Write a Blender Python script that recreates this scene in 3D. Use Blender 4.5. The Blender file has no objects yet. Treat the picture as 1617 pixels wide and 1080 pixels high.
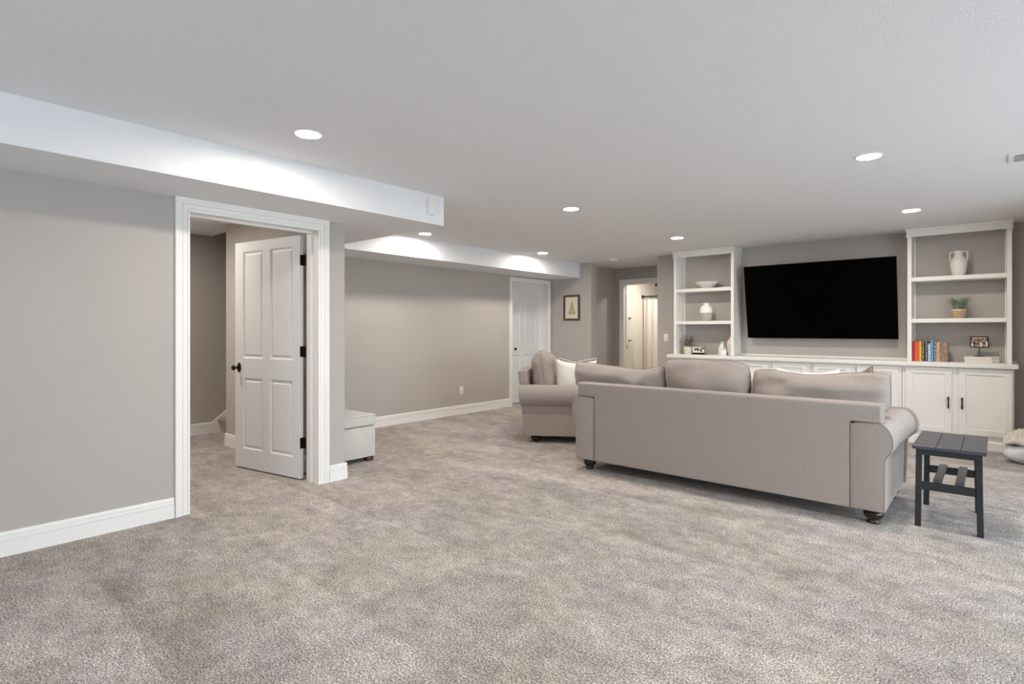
import bpy, bmesh, math, random
from mathutils import Vector, Matrix, noise
random.seed(7)
S = bpy.context.scene
COL = S.collection
PI = math.pi

# ------------------------------------------------------------------ camera
F_PX, HEADING, Y0, CAM_H = 879.9, 0.71547, 521.1, 1.27
cam_d = bpy.data.cameras.new('camera'); cam = bpy.data.objects.new('camera', cam_d); COL.objects.link(cam)
cam.location = (0, 0, CAM_H)
cam.rotation_euler = (PI / 2, 0, HEADING)
cam_d.sensor_fit = 'HORIZONTAL'; cam_d.sensor_width = 36.0
cam_d.lens = F_PX / 1617 * 36.0
cam_d.shift_y = -(540 - Y0) / 1617
cam_d.clip_start = 0.02
S.camera = cam

# ------------------------------------------------------------------ world, daylight, exposure
W = bpy.data.worlds.new('sky'); S.world = W; W.use_nodes = True
bg = W.node_tree.nodes['Background']
bg.inputs['Color'].default_value = (0.80, 0.91, 1.0, 1)
bg.inputs['Strength'].default_value = 7.6
S.view_settings.view_transform = 'Standard'
S.view_settings.look = 'None'
S.view_settings.gamma = 1.0
S.view_settings.use_curve_mapping = False
S.view_settings.exposure = 0.0
S.cycles.use_denoising = True
S.cycles.max_bounces = 10
S.cycles.diffuse_bounces = 6
S.cycles.glossy_bounces = 3
S.cycles.sample_clamp_indirect = 6.0
S.cycles.caustics_reflective = False
S.cycles.caustics_refractive = False

def window_portal(name, loc, rot, w, h):
    d = bpy.data.lights.new(name, 'AREA'); d.shape = 'RECTANGLE'; d.size = w; d.size_y = h
    d.cycles.is_portal = True
    o = bpy.data.objects.new(name, d); COL.objects.link(o); o.location = loc; o.rotation_euler = rot
RX, BY = 2.6, -2.4             # right wall and back wall (both outside the frame)
window_portal('window_daylight', (RX + 0.13, 3.4, 1.06), (0, PI / 2, 0), 2.06, 5.2)
window_portal('window_daylight', (-1.9, BY - 0.13, 1.45), (-PI / 2, 0, 0), 1.8, 1.3)

CAN_E = 430.0                   # radiance of the recessed lamps' lenses
CAN_COL = (1.0, 0.905, 0.80)

# ------------------------------------------------------------------ materials
def mat(name, col, rough=0.6, metal=0.0, spec=0.4, var=0.0, vscale=3.0, bump=0.0, bscale=200.0, bdist=0.002, col2=None, detail=3.0, sheen=0.0):
    m = bpy.data.materials.new(name); m.use_nodes = True
    nt = m.node_tree; b = nt.nodes['Principled BSDF']
    b.inputs['Base Color'].default_value = (*col, 1); b.inputs['Roughness'].default_value = rough
    b.inputs['Metallic'].default_value = metal; b.inputs['Specular IOR Level'].default_value = spec
    if sheen: b.inputs['Sheen Weight'].default_value = sheen
    tc = nt.nodes.new('ShaderNodeTexCoord')
    if var or col2:
        n = nt.nodes.new('ShaderNodeTexNoise'); n.inputs['Scale'].default_value = vscale; n.inputs['Detail'].default_value = detail
        nt.links.new(tc.outputs['Object'], n.inputs['Vector'])
        r = nt.nodes.new('ShaderNodeValToRGB')
        c2 = col2 if col2 else tuple(max(0, c * (1 - var)) for c in col)
        c1 = col if col2 else tuple(min(1, c * (1 + var)) for c in col)
        r.color_ramp.elements[0].position = 0.3; r.color_ramp.elements[1].position = 0.7
        r.color_ramp.elements[0].color = (*c2, 1); r.color_ramp.elements[1].color = (*c1, 1)
        nt.links.new(n.outputs['Fac'], r.inputs['Fac']); nt.links.new(r.outputs['Color'], b.inputs['Base Color'])
    if bump:
        n2 = nt.nodes.new('ShaderNodeTexNoise'); n2.inputs['Scale'].default_value = bscale; n2.inputs['Detail'].default_value = 2
        nt.links.new(tc.outputs['Object'], n2.inputs['Vector'])
        bp = nt.nodes.new('ShaderNodeBump'); bp.inputs['Strength'].default_value = bump; bp.inputs['Distance'].default_value = bdist
        nt.links.new(n2.outputs['Fac'], bp.inputs['Height']); nt.links.new(bp.outputs['Normal'], b.inputs['Normal'])
    return m

def emit_mat(name, col, strength):
    m = bpy.data.materials.new(name); m.use_nodes = True; nt = m.node_tree
    nt.nodes.remove(nt.nodes['Principled BSDF'])
    e = nt.nodes.new('ShaderNodeEmission'); e.inputs['Color'].default_value = (*col, 1); e.inputs['Strength'].default_value = strength
    nt.links.new(e.outputs[0], nt.nodes['Material Output'].inputs['Surface'])
    return m

M = {}
M['wall'] = mat('wall_paint', (0.46, 0.43, 0.405), 0.75, spec=0.25, var=0.015, vscale=1.5, bump=0.08, bscale=260, bdist=0.001)
M['ceil'] = mat('ceiling_paint', (0.81, 0.82, 0.84), 0.9, spec=0.1, bump=0.8, bscale=110, bdist=0.004)
M['trim'] = mat('trim_enamel', (0.84, 0.83, 0.81), 0.38, spec=0.4, var=0.01, vscale=2)
M['door'] = mat('door_enamel', (0.72, 0.725, 0.735), 0.42, spec=0.4, var=0.01, vscale=2)
M['cab'] = mat('cabinet_enamel', (0.82, 0.80, 0.77), 0.4, spec=0.4, var=0.01, vscale=2)
M['bath'] = mat('bathroom_paint', (0.84, 0.81, 0.75), 0.8, var=0.01)
M['dark'] = mat('dark_bronze', (0.018, 0.015, 0.013), 0.35, metal=0.6, spec=0.5, var=0.2, vscale=30)
M['pull'] = mat('black_iron', (0.012, 0.011, 0.011), 0.45, metal=0.3, var=0.2, vscale=40)
M['tv'] = mat('television_screen', (0.0006, 0.0006, 0.0007), 0.55, spec=0.02, var=0.05)
M['tvb'] = mat('television_bezel', (0.004, 0.004, 0.004), 0.5, spec=0.1, var=0.1)
M['plastic'] = mat('white_plastic', (0.82, 0.81, 0.79), 0.4, var=0.01)
M['bun'] = mat('espresso_wood', (0.016, 0.010, 0.008), 0.25, spec=0.5, var=0.3, vscale=20)
M['brown'] = mat('brown_wood', (0.10, 0.05, 0.032), 0.45, var=0.3, vscale=25)
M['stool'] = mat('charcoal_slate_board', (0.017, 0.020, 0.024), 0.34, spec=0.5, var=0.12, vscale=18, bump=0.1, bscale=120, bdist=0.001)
M['stool_sheen'] = mat('charcoal_board_sky_sheen', (0.052, 0.060, 0.074), 0.27, spec=0.5, var=0.10, vscale=18)  # board of the legs, bluer and lighter: sky reflection put into the base colour
M['ceram'] = mat('white_ceramic', (0.78, 0.75, 0.71), 0.25, spec=0.5, var=0.01)
M['ceramw'] = mat('bright_white_ceramic', (0.86, 0.86, 0.85), 0.3, var=0.01)
M['cream'] = mat('cream_ceramic', (0.74, 0.66, 0.54), 0.5, var=0.04, vscale=20)
M['stone'] = mat('greige_stoneware', (0.47, 0.43, 0.37), 0.8, var=0.08, vscale=60)
M['potw'] = mat('whitewashed_pot', (0.66, 0.61, 0.54), 0.85, var=0.15, vscale=40)
M['pott'] = mat('woven_tan_pot', (0.50, 0.35, 0.22), 0.9, var=0.25, vscale=90)
M['soil'] = mat('potting_soil', (0.03, 0.022, 0.015), 0.95, var=0.3, vscale=60)
M['grass'] = mat('grass_blades', (0.27, 0.33, 0.24), 0.6, var=0.45, vscale=16)
M['sage'] = mat('sage_leaves', (0.40, 0.40, 0.34), 0.7, col2=(0.05, 0.055, 0.035), vscale=55)
M['straw'] = mat('dry_straw', (0.50, 0.38, 0.20), 0.8, var=0.2, vscale=60)
M['towel'] = mat('cream_terry', (0.80, 0.76, 0.66), 0.95, var=0.03, vscale=40, bump=0.5, bscale=500)
M['curt'] = mat('curtain_cloth', (0.84, 0.80, 0.75), 0.85, var=0.02, vscale=10)
M['curt2'] = mat('curtain_panel_cloth', (0.62, 0.55, 0.50), 0.85, var=0.05, vscale=14)
M['knit'] = mat('cream_knit', (0.66, 0.60, 0.53), 0.95, var=0.10, vscale=120, bump=0.4, bscale=400)
M['quilt'] = mat('grey_white_quilt', (0.66, 0.66, 0.67), 0.9, col2=(0.52, 0.52, 0.54), vscale=9)
M['pipe_dark'] = mat('dark_piping', (0.17, 0.145, 0.135), 0.9, var=0.1, vscale=50)

def fabric(name, col, amt=0.10, scale=170.0):
    """woven upholstery: two crossed thread waves and a fine slub noise"""
    m = bpy.data.materials.new(name); m.use_nodes = True; nt = m.node_tree; b = nt.nodes['Principled BSDF']
    b.inputs['Roughness'].default_value = 0.92; b.inputs['Specular IOR Level'].default_value = 0.15
    b.inputs['Sheen Weight'].default_value = 0.12; b.inputs['Sheen Roughness'].default_value = 0.6
    tc = nt.nodes.new('ShaderNodeTexCoord')
    mp = nt.nodes.new('ShaderNodeMapping'); mp.inputs['Scale'].default_value = (0.35, 0.35, 1.6)
    mp2 = nt.nodes.new('ShaderNodeMapping'); mp2.inputs['Scale'].default_value = (1.6, 1.6, 0.35)
    n1 = nt.nodes.new('ShaderNodeTexNoise'); n1.inputs['Scale'].default_value = scale; n1.inputs['Detail'].default_value = 1
    n2 = nt.nodes.new('ShaderNodeTexNoise'); n2.inputs['Scale'].default_value = scale; n2.inputs['Detail'].default_value = 1
    nt.links.new(tc.outputs['Object'], mp.inputs[0]); nt.links.new(mp.outputs[0], n1.inputs['Vector'])
    nt.links.new(tc.outputs['Object'], mp2.inputs[0]); nt.links.new(mp2.outputs[0], n2.inputs['Vector'])
    ad = nt.nodes.new('ShaderNodeMath'); ad.operation = 'ADD'
    nt.links.new(n1.outputs['Fac'], ad.inputs[0]); nt.links.new(n2.outputs['Fac'], ad.inputs[1])
    hf = nt.nodes.new('ShaderNodeMath'); hf.operation = 'MULTIPLY'; hf.inputs[1].default_value = 0.5
    nt.links.new(ad.outputs[0], hf.inputs[0])
    r = nt.nodes.new('ShaderNodeValToRGB'); r.color_ramp.elements[0].position = 0.33; r.color_ramp.elements[1].position = 0.67
    r.color_ramp.elements[0].color = (*[c * (1 - amt * 1.6) for c in col], 1); r.color_ramp.elements[1].color = (*[min(1, c * (1 + amt * 1.6)) for c in col], 1)
    nt.links.new(hf.outputs[0], r.inputs['Fac']); nt.links.new(r.outputs['Color'], b.inputs['Base Color'])
    bp = nt.nodes.new('ShaderNodeBump'); bp.inputs['Strength'].default_value = 0.25; bp.inputs['Distance'].default_value = 0.002
    nt.links.new(hf.outputs[0], bp.inputs['Height']); nt.links.new(bp.outputs['Normal'], b.inputs['Normal'])
    return m
M['sofa'] = fabric('sofa_linen', (0.345, 0.298, 0.272), 0.08)
M['sofa_pipe'] = fabric('sofa_piping_linen', (0.24, 0.21, 0.19), 0.1)
M['otto'] = fabric('ottoman_linen', (0.60, 0.59, 0.57), 0.06)
M['pilw'] = fabric('white_pillow_linen', (0.80, 0.77, 0.73), 0.03)
M['pilt'] = fabric('taupe_pillow_linen', (0.24, 0.19, 0.165), 0.1)

def carpet_mat():
    m = bpy.data.materials.new('cut_pile_carpet'); m.use_nodes = True; nt = m.node_tree; b = nt.nodes['Principled BSDF']
    L = nt.links.new
    b.inputs['Roughness'].default_value = 1.0; b.inputs['Specular IOR Level'].default_value = 0.05
    tc = nt.nodes.new('ShaderNodeTexCoord')
    def nz(scale, detail, vec=None, rough=0.5):
        n = nt.nodes.new('ShaderNodeTexNoise'); n.inputs['Scale'].default_value = scale; n.inputs['Detail'].default_value = detail
        n.inputs['Roughness'].default_value = rough
        L(vec if vec else tc.outputs['Object'], n.inputs['Vector']); return n.outputs['Fac']
    def mapr(v, a, b_, c, d):
        x = nt.nodes.new('ShaderNodeMapRange'); x.inputs[1].default_value = a; x.inputs[2].default_value = b_; x.inputs[3].default_value = c; x.inputs[4].default_value = d
        L(v, x.inputs[0]); return x.outputs[0]
    def math_(op, a, b_):
        x = nt.nodes.new('ShaderNodeMath'); x.operation = op
        for i, v in enumerate((a, b_)):
            if isinstance(v, (int, float)): x.inputs[i].default_value = v
            else: L(v, x.inputs[i])
        return x.outputs[0]
    tuft = nz(125, 4.0, None, 0.95)                         # single tufts, salt and pepper
    r = nt.nodes.new('ShaderNodeValToRGB'); e = r.color_ramp.elements
    e[0].position = 0.40; e[0].color = (0.07, 0.056, 0.048, 1)
    e[1].position = 0.60; e[1].color = (0.84, 0.79, 0.74, 1)
    k = e.new(0.5); k.color = (0.345, 0.306, 0.280, 1)
    L(tuft, r.inputs['Fac'])
    # nap: brushed patches, and vacuum strokes that run across the room
    mp = nt.nodes.new('ShaderNodeMapping'); mp.inputs['Scale'].default_value = (0.75, 1.15, 1); mp.inputs['Rotation'].default_value = (0, 0, 0.25)
    L(tc.outputs['Object'], mp.inputs[0])
    nap = mapr(nz(5.2, 8.0, mp.outputs[0], 0.74), 0.33, 0.67, 0.76, 1.22)
    mpb = nt.nodes.new('ShaderNodeMapping'); mpb.inputs['Scale'].default_value = (0.5, 1.2, 1); mpb.inputs['Rotation'].default_value = (0, 0, 0.3)
    L(tc.outputs['Object'], mpb.inputs[0])
    big = mapr(nz(1.5, 4.0, mpb.outputs[0], 0.6), 0.34, 0.66, 0.85, 1.12)
    # one long brushed-up stroke of the pile in front of the sofa
    spx = nt.nodes.new('ShaderNodeSeparateXYZ'); L(tc.outputs['Object'], spx.inputs[0])
    ctr = math_('ADD', math_('ADD', 3.93, math_('MULTIPLY', math_('ADD', spx.outputs['X'], 2.4), 0.19)), math_('MULTIPLY', math_('SUBTRACT', nz(2.2, 4.0), 0.5), 0.5))
    dst = math_('ABSOLUTE', math_('SUBTRACT', spx.outputs['Y'], ctr), 0.0)
    band = mapr(dst, 0.02, 0.24, 0.26, 0.0)
    endm = mapr(math_('ABSOLUTE', math_('ADD', spx.outputs['X'], 2.1), 0.0), 1.4, 2.1, 1.0, 0.0)
    big = math_('MULTIPLY', big, math_('ADD', 1.0, math_('MULTIPLY', band, endm)))
    wv = nt.nodes.new('ShaderNodeTexWave'); wv.wave_type = 'BANDS'; wv.bands_direction = 'Y'; wv.wave_profile = 'SAW'
    wv.inputs['Scale'].default_value = 0.42; wv.inputs['Distortion'].default_value = 2.2; wv.inputs['Detail'].default_value = 4; wv.inputs['Detail Scale'].default_value = 1.1
    L(tc.outputs['Object'], wv.inputs['Vector'])
    mask = mapr(nz(0.7, 1.0), 0.42, 0.60, 0.0, 1.0)
    amp = math_('MULTIPLY', math_('SUBTRACT', wv.outputs['Fac'], 0.5), math_('MULTIPLY', mask, 0.22))
    stroke = math_('ADD', amp, 1.0)
    scuff = mapr(nz(13.0, 4.0, None, 0.65), 0.35, 0.65, 0.86, 1.13)
    f = math_('MULTIPLY', math_('MULTIPLY', math_('MULTIPLY', nap, stroke), scuff), big)
    mx = nt.nodes.new('ShaderNodeMix'); mx.data_type = 'RGBA'; mx.blend_type = 'MULTIPLY'; mx.inputs[0].default_value = 1.0
    cb = nt.nodes.new('ShaderNodeCombineColor')
    tint = mapr(nz(1.4, 4.0), 0.38, 0.62, 0.965, 1.055)     # warmer and cooler patches of pile
    L(f, cb.inputs[0]); L(f, cb.inputs[1]); L(math_('MULTIPLY', f, tint), cb.inputs[2])
    L(r.outputs['Color'], mx.inputs[6]); L(cb.outputs[0], mx.inputs[7])
    L(mx.outputs[2], b.inputs['Base Color'])
    bp = nt.nodes.new('ShaderNodeBump'); bp.inputs['Strength'].default_value = 0.6; bp.inputs['Distance'].default_value = 0.004
    L(tuft, bp.inputs['Height']); L(bp.outputs['Normal'], b.inputs['Normal'])
    return m
M['carpet'] = carpet_mat()

# ------------------------------------------------------------------ mesh helpers
def add_box(bm, x0, x1, y0, y1, z0, z1, bev=0.0, seg=2):
    t = bmesh.new()
    bmesh.ops.create_cube(t, size=1.0)
    for v in t.verts:
        v.co = Vector(((x0 + x1) / 2 + v.co.x * (x1 - x0), (y0 + y1) / 2 + v.co.y * (y1 - y0), (z0 + z1) / 2 + v.co.z * (z1 - z0)))
    if bev > 0:
        bmesh.ops.bevel(t, geom=t.edges[:], offset=bev, segments=seg, profile=0.5, affect='EDGES')
    merge(bm, t)

def merge(bm, t, mtx=None):
    if mtx is not None: t.transform(mtx)
    vm = [bm.verts.new(v.co) for v in t.verts]
    t.verts.index_update()
    for f in t.faces:
        try: bm.faces.new([vm[v.index] for v in f.verts])
        except ValueError: pass
    t.free()

def box(*a, **k):
    bm = bmesh.new(); add_box(bm, *a, **k); return bm

def add_prism(bm, pts, axis, a, b):
    """extrude the 2-D outline pts along axis from a to b; the outline's plane is the two other axes in order"""
    def P(p, t):
        return Vector({'x': (t, p[0], p[1]), 'y': (p[0], t, p[1]), 'z': (p[0], p[1], t)}[axis])
    A = [bm.verts.new(P(p, a)) for p in pts]; B = [bm.verts.new(P(p, b)) for p in pts]
    n = len(pts); fs = [bm.faces.new(A), bm.faces.new(B[::-1])]
    for i in range(n): fs.append(bm.faces.new((A[i], B[i], B[(i + 1) % n], A[(i + 1) % n])))
    bmesh.ops.recalc_face_normals(bm, faces=fs)

def prism(*a):
    bm = bmesh.new(); add_prism(bm, *a); return bm

def add_lathe(bm, prof, seg=32, c=(0, 0, 0), sx=1.0, sy=1.0):
    rings = []
    for r, z in prof:
        if r < 1e-5: rings.append([bm.verts.new((c[0], c[1], c[2] + z))])
        else: rings.append([bm.verts.new((c[0] + sx * r * math.cos(2 * PI * i / seg), c[1] + sy * r * math.sin(2 * PI * i / seg), c[2] + z)) for i in range(seg)])
    for a, b in zip(rings, rings[1:]):
        for i in range(seg):
            j = (i + 1) % seg
            if len(a) == 1 and len(b) > 1: bm.faces.new((a[0], b[j], b[i]))
            elif len(b) == 1 and len(a) > 1: bm.faces.new((a[i], a[j], b[0]))
            elif len(a) > 1: bm.faces.new((a[i], a[j], b[j], b[i]))
    return bm

def lathe(*a, **k):
    return add_lathe(bmesh.new(), *a, **k)

def add_tube(bm, pts, r, seg=8, closed=False, taper=None):
    pts = [Vector(p) for p in pts]; n = len(pts); rings = []
    up = Vector((0, 0, 1)); prev = None
    for i, p in enumerate(pts):
        if closed: d = pts[(i + 1) % n] - pts[i - 1]
        else: d = pts[min(i + 1, n - 1)] - pts[max(i - 1, 0)]
        d.normalize()
        if prev is None:
            a = d.cross(up)
            if a.length < 1e-3: a = d.cross(Vector((1, 0, 0)))
        else:
            a = prev - d * prev.dot(d)
        a.normalize(); prev = a; b = d.cross(a)
        rr = r * (taper(i / max(1, n - 1)) if taper else 1)
        rings.append([bm.verts.new(p + (a * math.cos(2 * PI * k / seg) + b * math.sin(2 * PI * k / seg)) * rr) for k in range(seg)])
    for i in range(n if closed else n - 1):
        A, B = rings[i], rings[(i + 1) % n]
        for k in range(seg):
            bm.faces.new((A[k], A[(k + 1) % seg], B[(k + 1) % seg], B[k]))
    if not closed:
        bm.faces.new(rings[0][::-1]); bm.faces.new(rings[-1])

def tube(*a, **k):
    bm = bmesh.new(); add_tube(bm, *a, **k); return bm

def obj(name, bm, m, parent=None, smooth=True, angle=35, label=None, kind=None, loc=None):
    me = bpy.data.meshes.new(name)
    bmesh.ops.recalc_face_normals(bm, faces=bm.faces[:])
    bm.to_mesh(me); bm.free()
    me.materials.append(m)
    if smooth:
        me.polygons.foreach_set('use_smooth', [True] * len(me.polygons))
        me.set_sharp_from_angle(angle=math.radians(angle))
    o = bpy.data.objects.new(name, me); COL.objects.link(o)
    if loc: o.location = loc
    if parent: o.parent = parent
    if label: o['label'] = label
    if kind: o['kind'] = kind
    return o

def tag(o, label, cat, group=None):
    o['label'] = label; o['category'] = cat
    if group: o['group'] = group
    return o

def thing(name, label, cat, loc=(0, 0, 0), rz=0.0, group=None):
    o = bpy.data.objects.new(name, None); COL.objects.link(o)
    o.location = loc; o.rotation_euler = (0, 0, rz); o.empty_display_size = 0.1
    return tag(o, label, cat, group)

def struct(name, bm, m, parent=None, smooth=False):
    o = obj(name, bm, m, parent, smooth=smooth)
    if not parent: o['kind'] = 'structure'
    return o

def struct_root(name, loc=(0, 0, 0), rz=0.0):
    o = bpy.data.objects.new(name, None); COL.objects.link(o); o.location = loc; o.rotation_euler = (0, 0, rz)
    o['kind'] = 'structure'; return o

def dup(root, loc, rz, label, group=None):
    r = root.copy(); COL.objects.link(r); r.location = loc; r.rotation_euler = (0, 0, rz); r['label'] = label
    if group: r['group'] = group
    for ch in list(root.children):
        c = ch.copy(); COL.objects.link(c); c.parent = r
        for g in list(ch.children):
            d = g.copy(); COL.objects.link(d); d.parent = c
    return r

# ------------------------------------------------------------------ room shell
ZC, ZS = 2.426, 2.178
XA, XA2 = -4.21, -4.40         # left wall: room face, stair-room face
XB, XB2 = -6.10, -6.38         # far left wall
YF = 8.09                      # television wall / picture wall plane
T = 0.12

struct('floor', box(-7.6, RX, BY, 11.8, -0.15, 0.0), M['carpet'])

bm = bmesh.new()
add_box(bm, -6.40, RX + T, BY - T, 11.8, ZC, ZC + 0.12)
add_box(bm, -7.6, -6.40, BY - T, 2.75, ZC, ZC + 0.12)
add_box(bm, -7.6, -6.40, 8.2, 11.8, ZC, ZC + 0.12)
struct('ceiling', bm, M['ceil'])
bm = bmesh.new(); add_box(bm, -7.6, -6.2, 2.63, 6.2, 4.4, 4.5)
struct('ceiling_stairwell', bm, M['ceil'])

bm = bmesh.new(); add_box(bm, XA - 0.02, -3.64, BY, 2.64, ZS, ZC)
add_box(bm, XB, -3.64, 2.64, 3.28, ZS, ZC)
struct('ceiling_soffit_near', bm, M['ceil'])
struct('ceiling_soffit_far', box(XB, -5.47, 3.281, YF, ZS, ZC), M['ceil'])

DA0, DA1, DAZ = 1.445, 2.415, 2.087      # near door opening
bm = bmesh.new()
add_box(bm, XA2, XA, BY, DA0 - 0.02, 0, ZC)
add_box(bm, XA2, XA, DA1 + 0.02, 2.66, 0, ZC)
add_box(bm, XA2, XA, DA0 - 0.02, DA1 + 0.02, DAZ + 0.02, ZC)
struct('wall_left', bm, M['wall'])
struct('wall_partition', box(XB2 - 0.03, XA2, 2.57, 2.66, 0, ZC), M['wall'])
DB0, DB1, DBZ = 7.02, 8.03, 2.085        # far door opening
bm = bmesh.new()
add_box(bm, XB2, XB, 2.66, DB0 - 0.02, 0, ZC)
add_box(bm, XB2, XB, DB1 + 0.02, YF + 0.1, 0, ZC)
add_box(bm, XB2, XB, DB0 - 0.02, DB1 + 0.02, DBZ + 0.02, ZC)
add_box(bm, XB2 - 0.02, XB2, 2.66, 6.2, 0, 4.4)
add_box(bm, XB2 - 0.5, XB2 - 0.4, 6.3, 8.4, 0, ZC)  # unseen wall added behind the far door to stop sky light leaking in
struct('wall_left_far', bm, M['wall'])
bm = bmesh.new()
add_box(bm, XB, -5.235, YF, YF + 0.16, 0, ZC)
add_box(bm, -5.60, -5.47, YF + 0.16, 9.25, 0, ZC)
add_box(bm, XB2, -5.60, YF + 0.16, YF + 0.26, 0, ZC)
struct('wall_picture', bm, M['wall'])
HB0, HB1, HBZ = -5.262, -4.35, 2.125     # bathroom door opening in the hall's end wall
bm = bmesh.new()
add_box(bm, -5.60, HB0 - 0.02, 9.25, 9.37, 0, ZC)
add_box(bm, HB1 + 0.02, -3.8, 9.25, 9.37, 0, ZC)
add_box(bm, HB0 - 0.02, HB1 + 0.02, 9.25, 9.37, HBZ + 0.02, ZC)
struct('wall_hall_end', bm, M['wall'])
bm = bmesh.new()
add_box(bm, -4.01, RX + T, YF, YF + T, 0, ZC)
add_box(bm, -4.01, -3.89, YF + T, 9.25, 0, ZC)
struct('wall_back', bm, M['wall'])
# right wall with a wide patio opening, and the wall behind the camera with two windows (outside the frame)
bm = bmesh.new()
add_box(bm, RX, RX + T, BY, 0.8, 0, ZC); add_box(bm, RX, RX + T, 6.0, YF + T, 0, ZC)
add_box(bm, RX, RX + T, 0.8, 6.0, 2.1, ZC); add_box(bm, 0.58, RX, 6.5, YF, 0, ZC)  # unseen return block at the far end, placed to keep window light off bookcases
struct('wall_right', bm, M['wall'])
bm = bmesh.new()
add_box(bm, -7.6, RX + T, BY - T, BY, 0, 0.8); add_box(bm, -7.6, RX + T, BY - T, BY, 2.1, ZC)
for a, b in ((-7.6, -2.8), (-1.0, RX + T)): add_box(bm, a, b, BY - T, BY, 0.8, 2.1)
struct('wall_front', bm, M['wall'])
# stair room and stairwell
bm = bmesh.new()
add_box(bm, -7.42, -7.30, BY, 6.2, 0, 4.4)
add_box(bm, -7.30, XB2, 6.2, 6.3, 0, 4.4)
add_box(bm, -7.30, XA2, 0.3, 0.42, 0, ZC)
add_box(bm, -7.42, XB2 - 0.02, 2.63, 2.75, ZC + 0.12, 4.4)
struct('wall_stairs', bm, M['wall'])
# bathroom shell
bm = bmesh.new()
add_box(bm, -6.3, -3.0, 11.45, 11.57, 0, ZC)
add_box(bm, -5.62, -5.50, 9.37, 11.45, 0, ZC)
add_box(bm, -3.0, -2.9, 9.37, 11.57, 0, ZC)
add_box(bm, -5.50, HB0 - 0.03, 9.37, 9.385, 0, ZC); add_box(bm, HB1 + 0.03, -3.0, 9.37, 9.385, 0, ZC)
struct('wall_bathroom', bm, M['bath'])

def window_unit(name, axis, c, a0, a1, z0, z1, nx):
    r = struct_root(name)
    fr = bmesh.new(); w = 0.05
    def put(bm, p0, p1, q0, q1, d0, d1):
        if axis == 'x': add_box(bm, c + d0, c + d1, p0, p1, q0, q1)
        else: add_box(bm, p0, p1, c + d0, c + d1, q0, q1)
    put(fr, a0, a1, z0, z0 + w, -.03, .05); put(fr, a0, a1, z1 - w, z1, -.03, .05)
    for i in range(nx + 1):
        x = a0 + (a1 - a0 - w) * i / nx
        put(fr, x, x + w, z0 + w, z1 - w, -.03, .05)
    struct('window_frame', fr, M['trim'], r)
    return r
window_unit('window_1', 'x', RX + 0.06, 0.8, 6.0, 0.0, 2.1, 5)
window_unit('window_2', 'y', BY - 0.06, -2.8, -1.0, 0.8, 2.1, 2)
struct('ground', box(RX + T, 14, -4, 16, -0.25, -0.12), mat('concrete_patio', (0.6, 0.6, 0.58), 0.9, var=0.06))

# baseboards: profile (depth from wall, height)
BP = [(0, 0), (0.018, 0), (0.018, 0.086), (0.009, 0.0875), (0.009, 0.092), (0.0175, 0.094), (0.0165, 0.112), (0.007, 0.1135), (0.007, 0.118), (0.0135, 0.120), (0.012, 0.131), (0.007, 0.136), (0, 0.136)]
def baseboard(name, segs):
    """segs: (axis along, wall coordinate, sign of the room side, from, to)"""
    bm = bmesh.new()
    for ax, c, s, a, b in segs:
        if ax == 'y': add_prism(bm, [(c + s * d, z) for d, z in BP], 'y', a, b)
        else: add_prism(bm, [(c + s * d, z) for d, z in BP], 'x', a, b)
    return struct(name, bm, M['trim'])
baseboard('baseboard_left', [('y', XA, 1, BY, 1.3465), ('y', XA, 1, 2.5105, 2.677), ('x', 2.66, 1, XA2 - 1.5, XA)])
baseboard('baseboard_left_far', [('y', XB, 1, 2.66, 6.944)])
baseboard('baseboard_picture', [('x', YF, -1, XB + 0.03, -5.235), ('y', -5.235, 1, YF, YF + 0.16), ('y', -5.47, 1, YF + 0.16, 9.25)])
baseboard('baseboard_back', [('x', YF, -1, -4.01, -3.64), ('x', YF, -1, 0.175, 0.58)])
baseboard('baseboard_partition', [('x', 2.57, -1, XB2 - 0.03, XA2), ('y', XB2 - 0.03, -1, 2.57, 2.66)])
baseboard('baseboard_stairs', [('y', -7.30, 1, 0.42, 2.765)])

# casings: stepped profile across the width (0 = inner edge)
CP = [(0, 0), (0, 0.011), (0.014, 0.013), (0.016, 0.006), (0.021, 0.006), (0.023, 0.011), (0.046, 0.014), (0.048, 0.008), (0.053, 0.008), (0.056, 0.017), (0.070, 0.019), (0.076, 0.023), (0.095, 0.023), (0.0975, 0.018), (0.0975, 0)]
def casing_bm(axis, c, s, a0, a1, ztop, width=1.0, sides=(1, 1)):
    """door casing on the wall plane c, mitred at the top corners"""
    bm = bmesh.new()
    def P(u, d, z): return (c + s * d, u, z) if axis == 'y' else (u, c + s * d, z)
    def strip(A, B):
        n = len(A); VA = [bm.verts.new(p) for p in A]; VB = [bm.verts.new(p) for p in B]
        for i in range(n): bm.faces.new((VA[i], VB[i], VB[(i + 1) % n], VA[(i + 1) % n]))
        bm.faces.new(VA); bm.faces.new(VB[::-1])
    if sides[0]: strip([P(a0 - w * width, d, 0) for w, d in CP], [P(a0 - w * width, d, ztop + w * width) for w, d in CP])
    if sides[1]: strip([P(a1 + w * width, d, 0) for w, d in CP], [P(a1 + w * width, d, ztop + w * width) for w, d in CP])
    strip([P(a0 - w * width, d, ztop + w * width) for w, d in CP], [P(a1 + w * width, d, ztop + w * width) for w, d in CP])
    return bm

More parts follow.
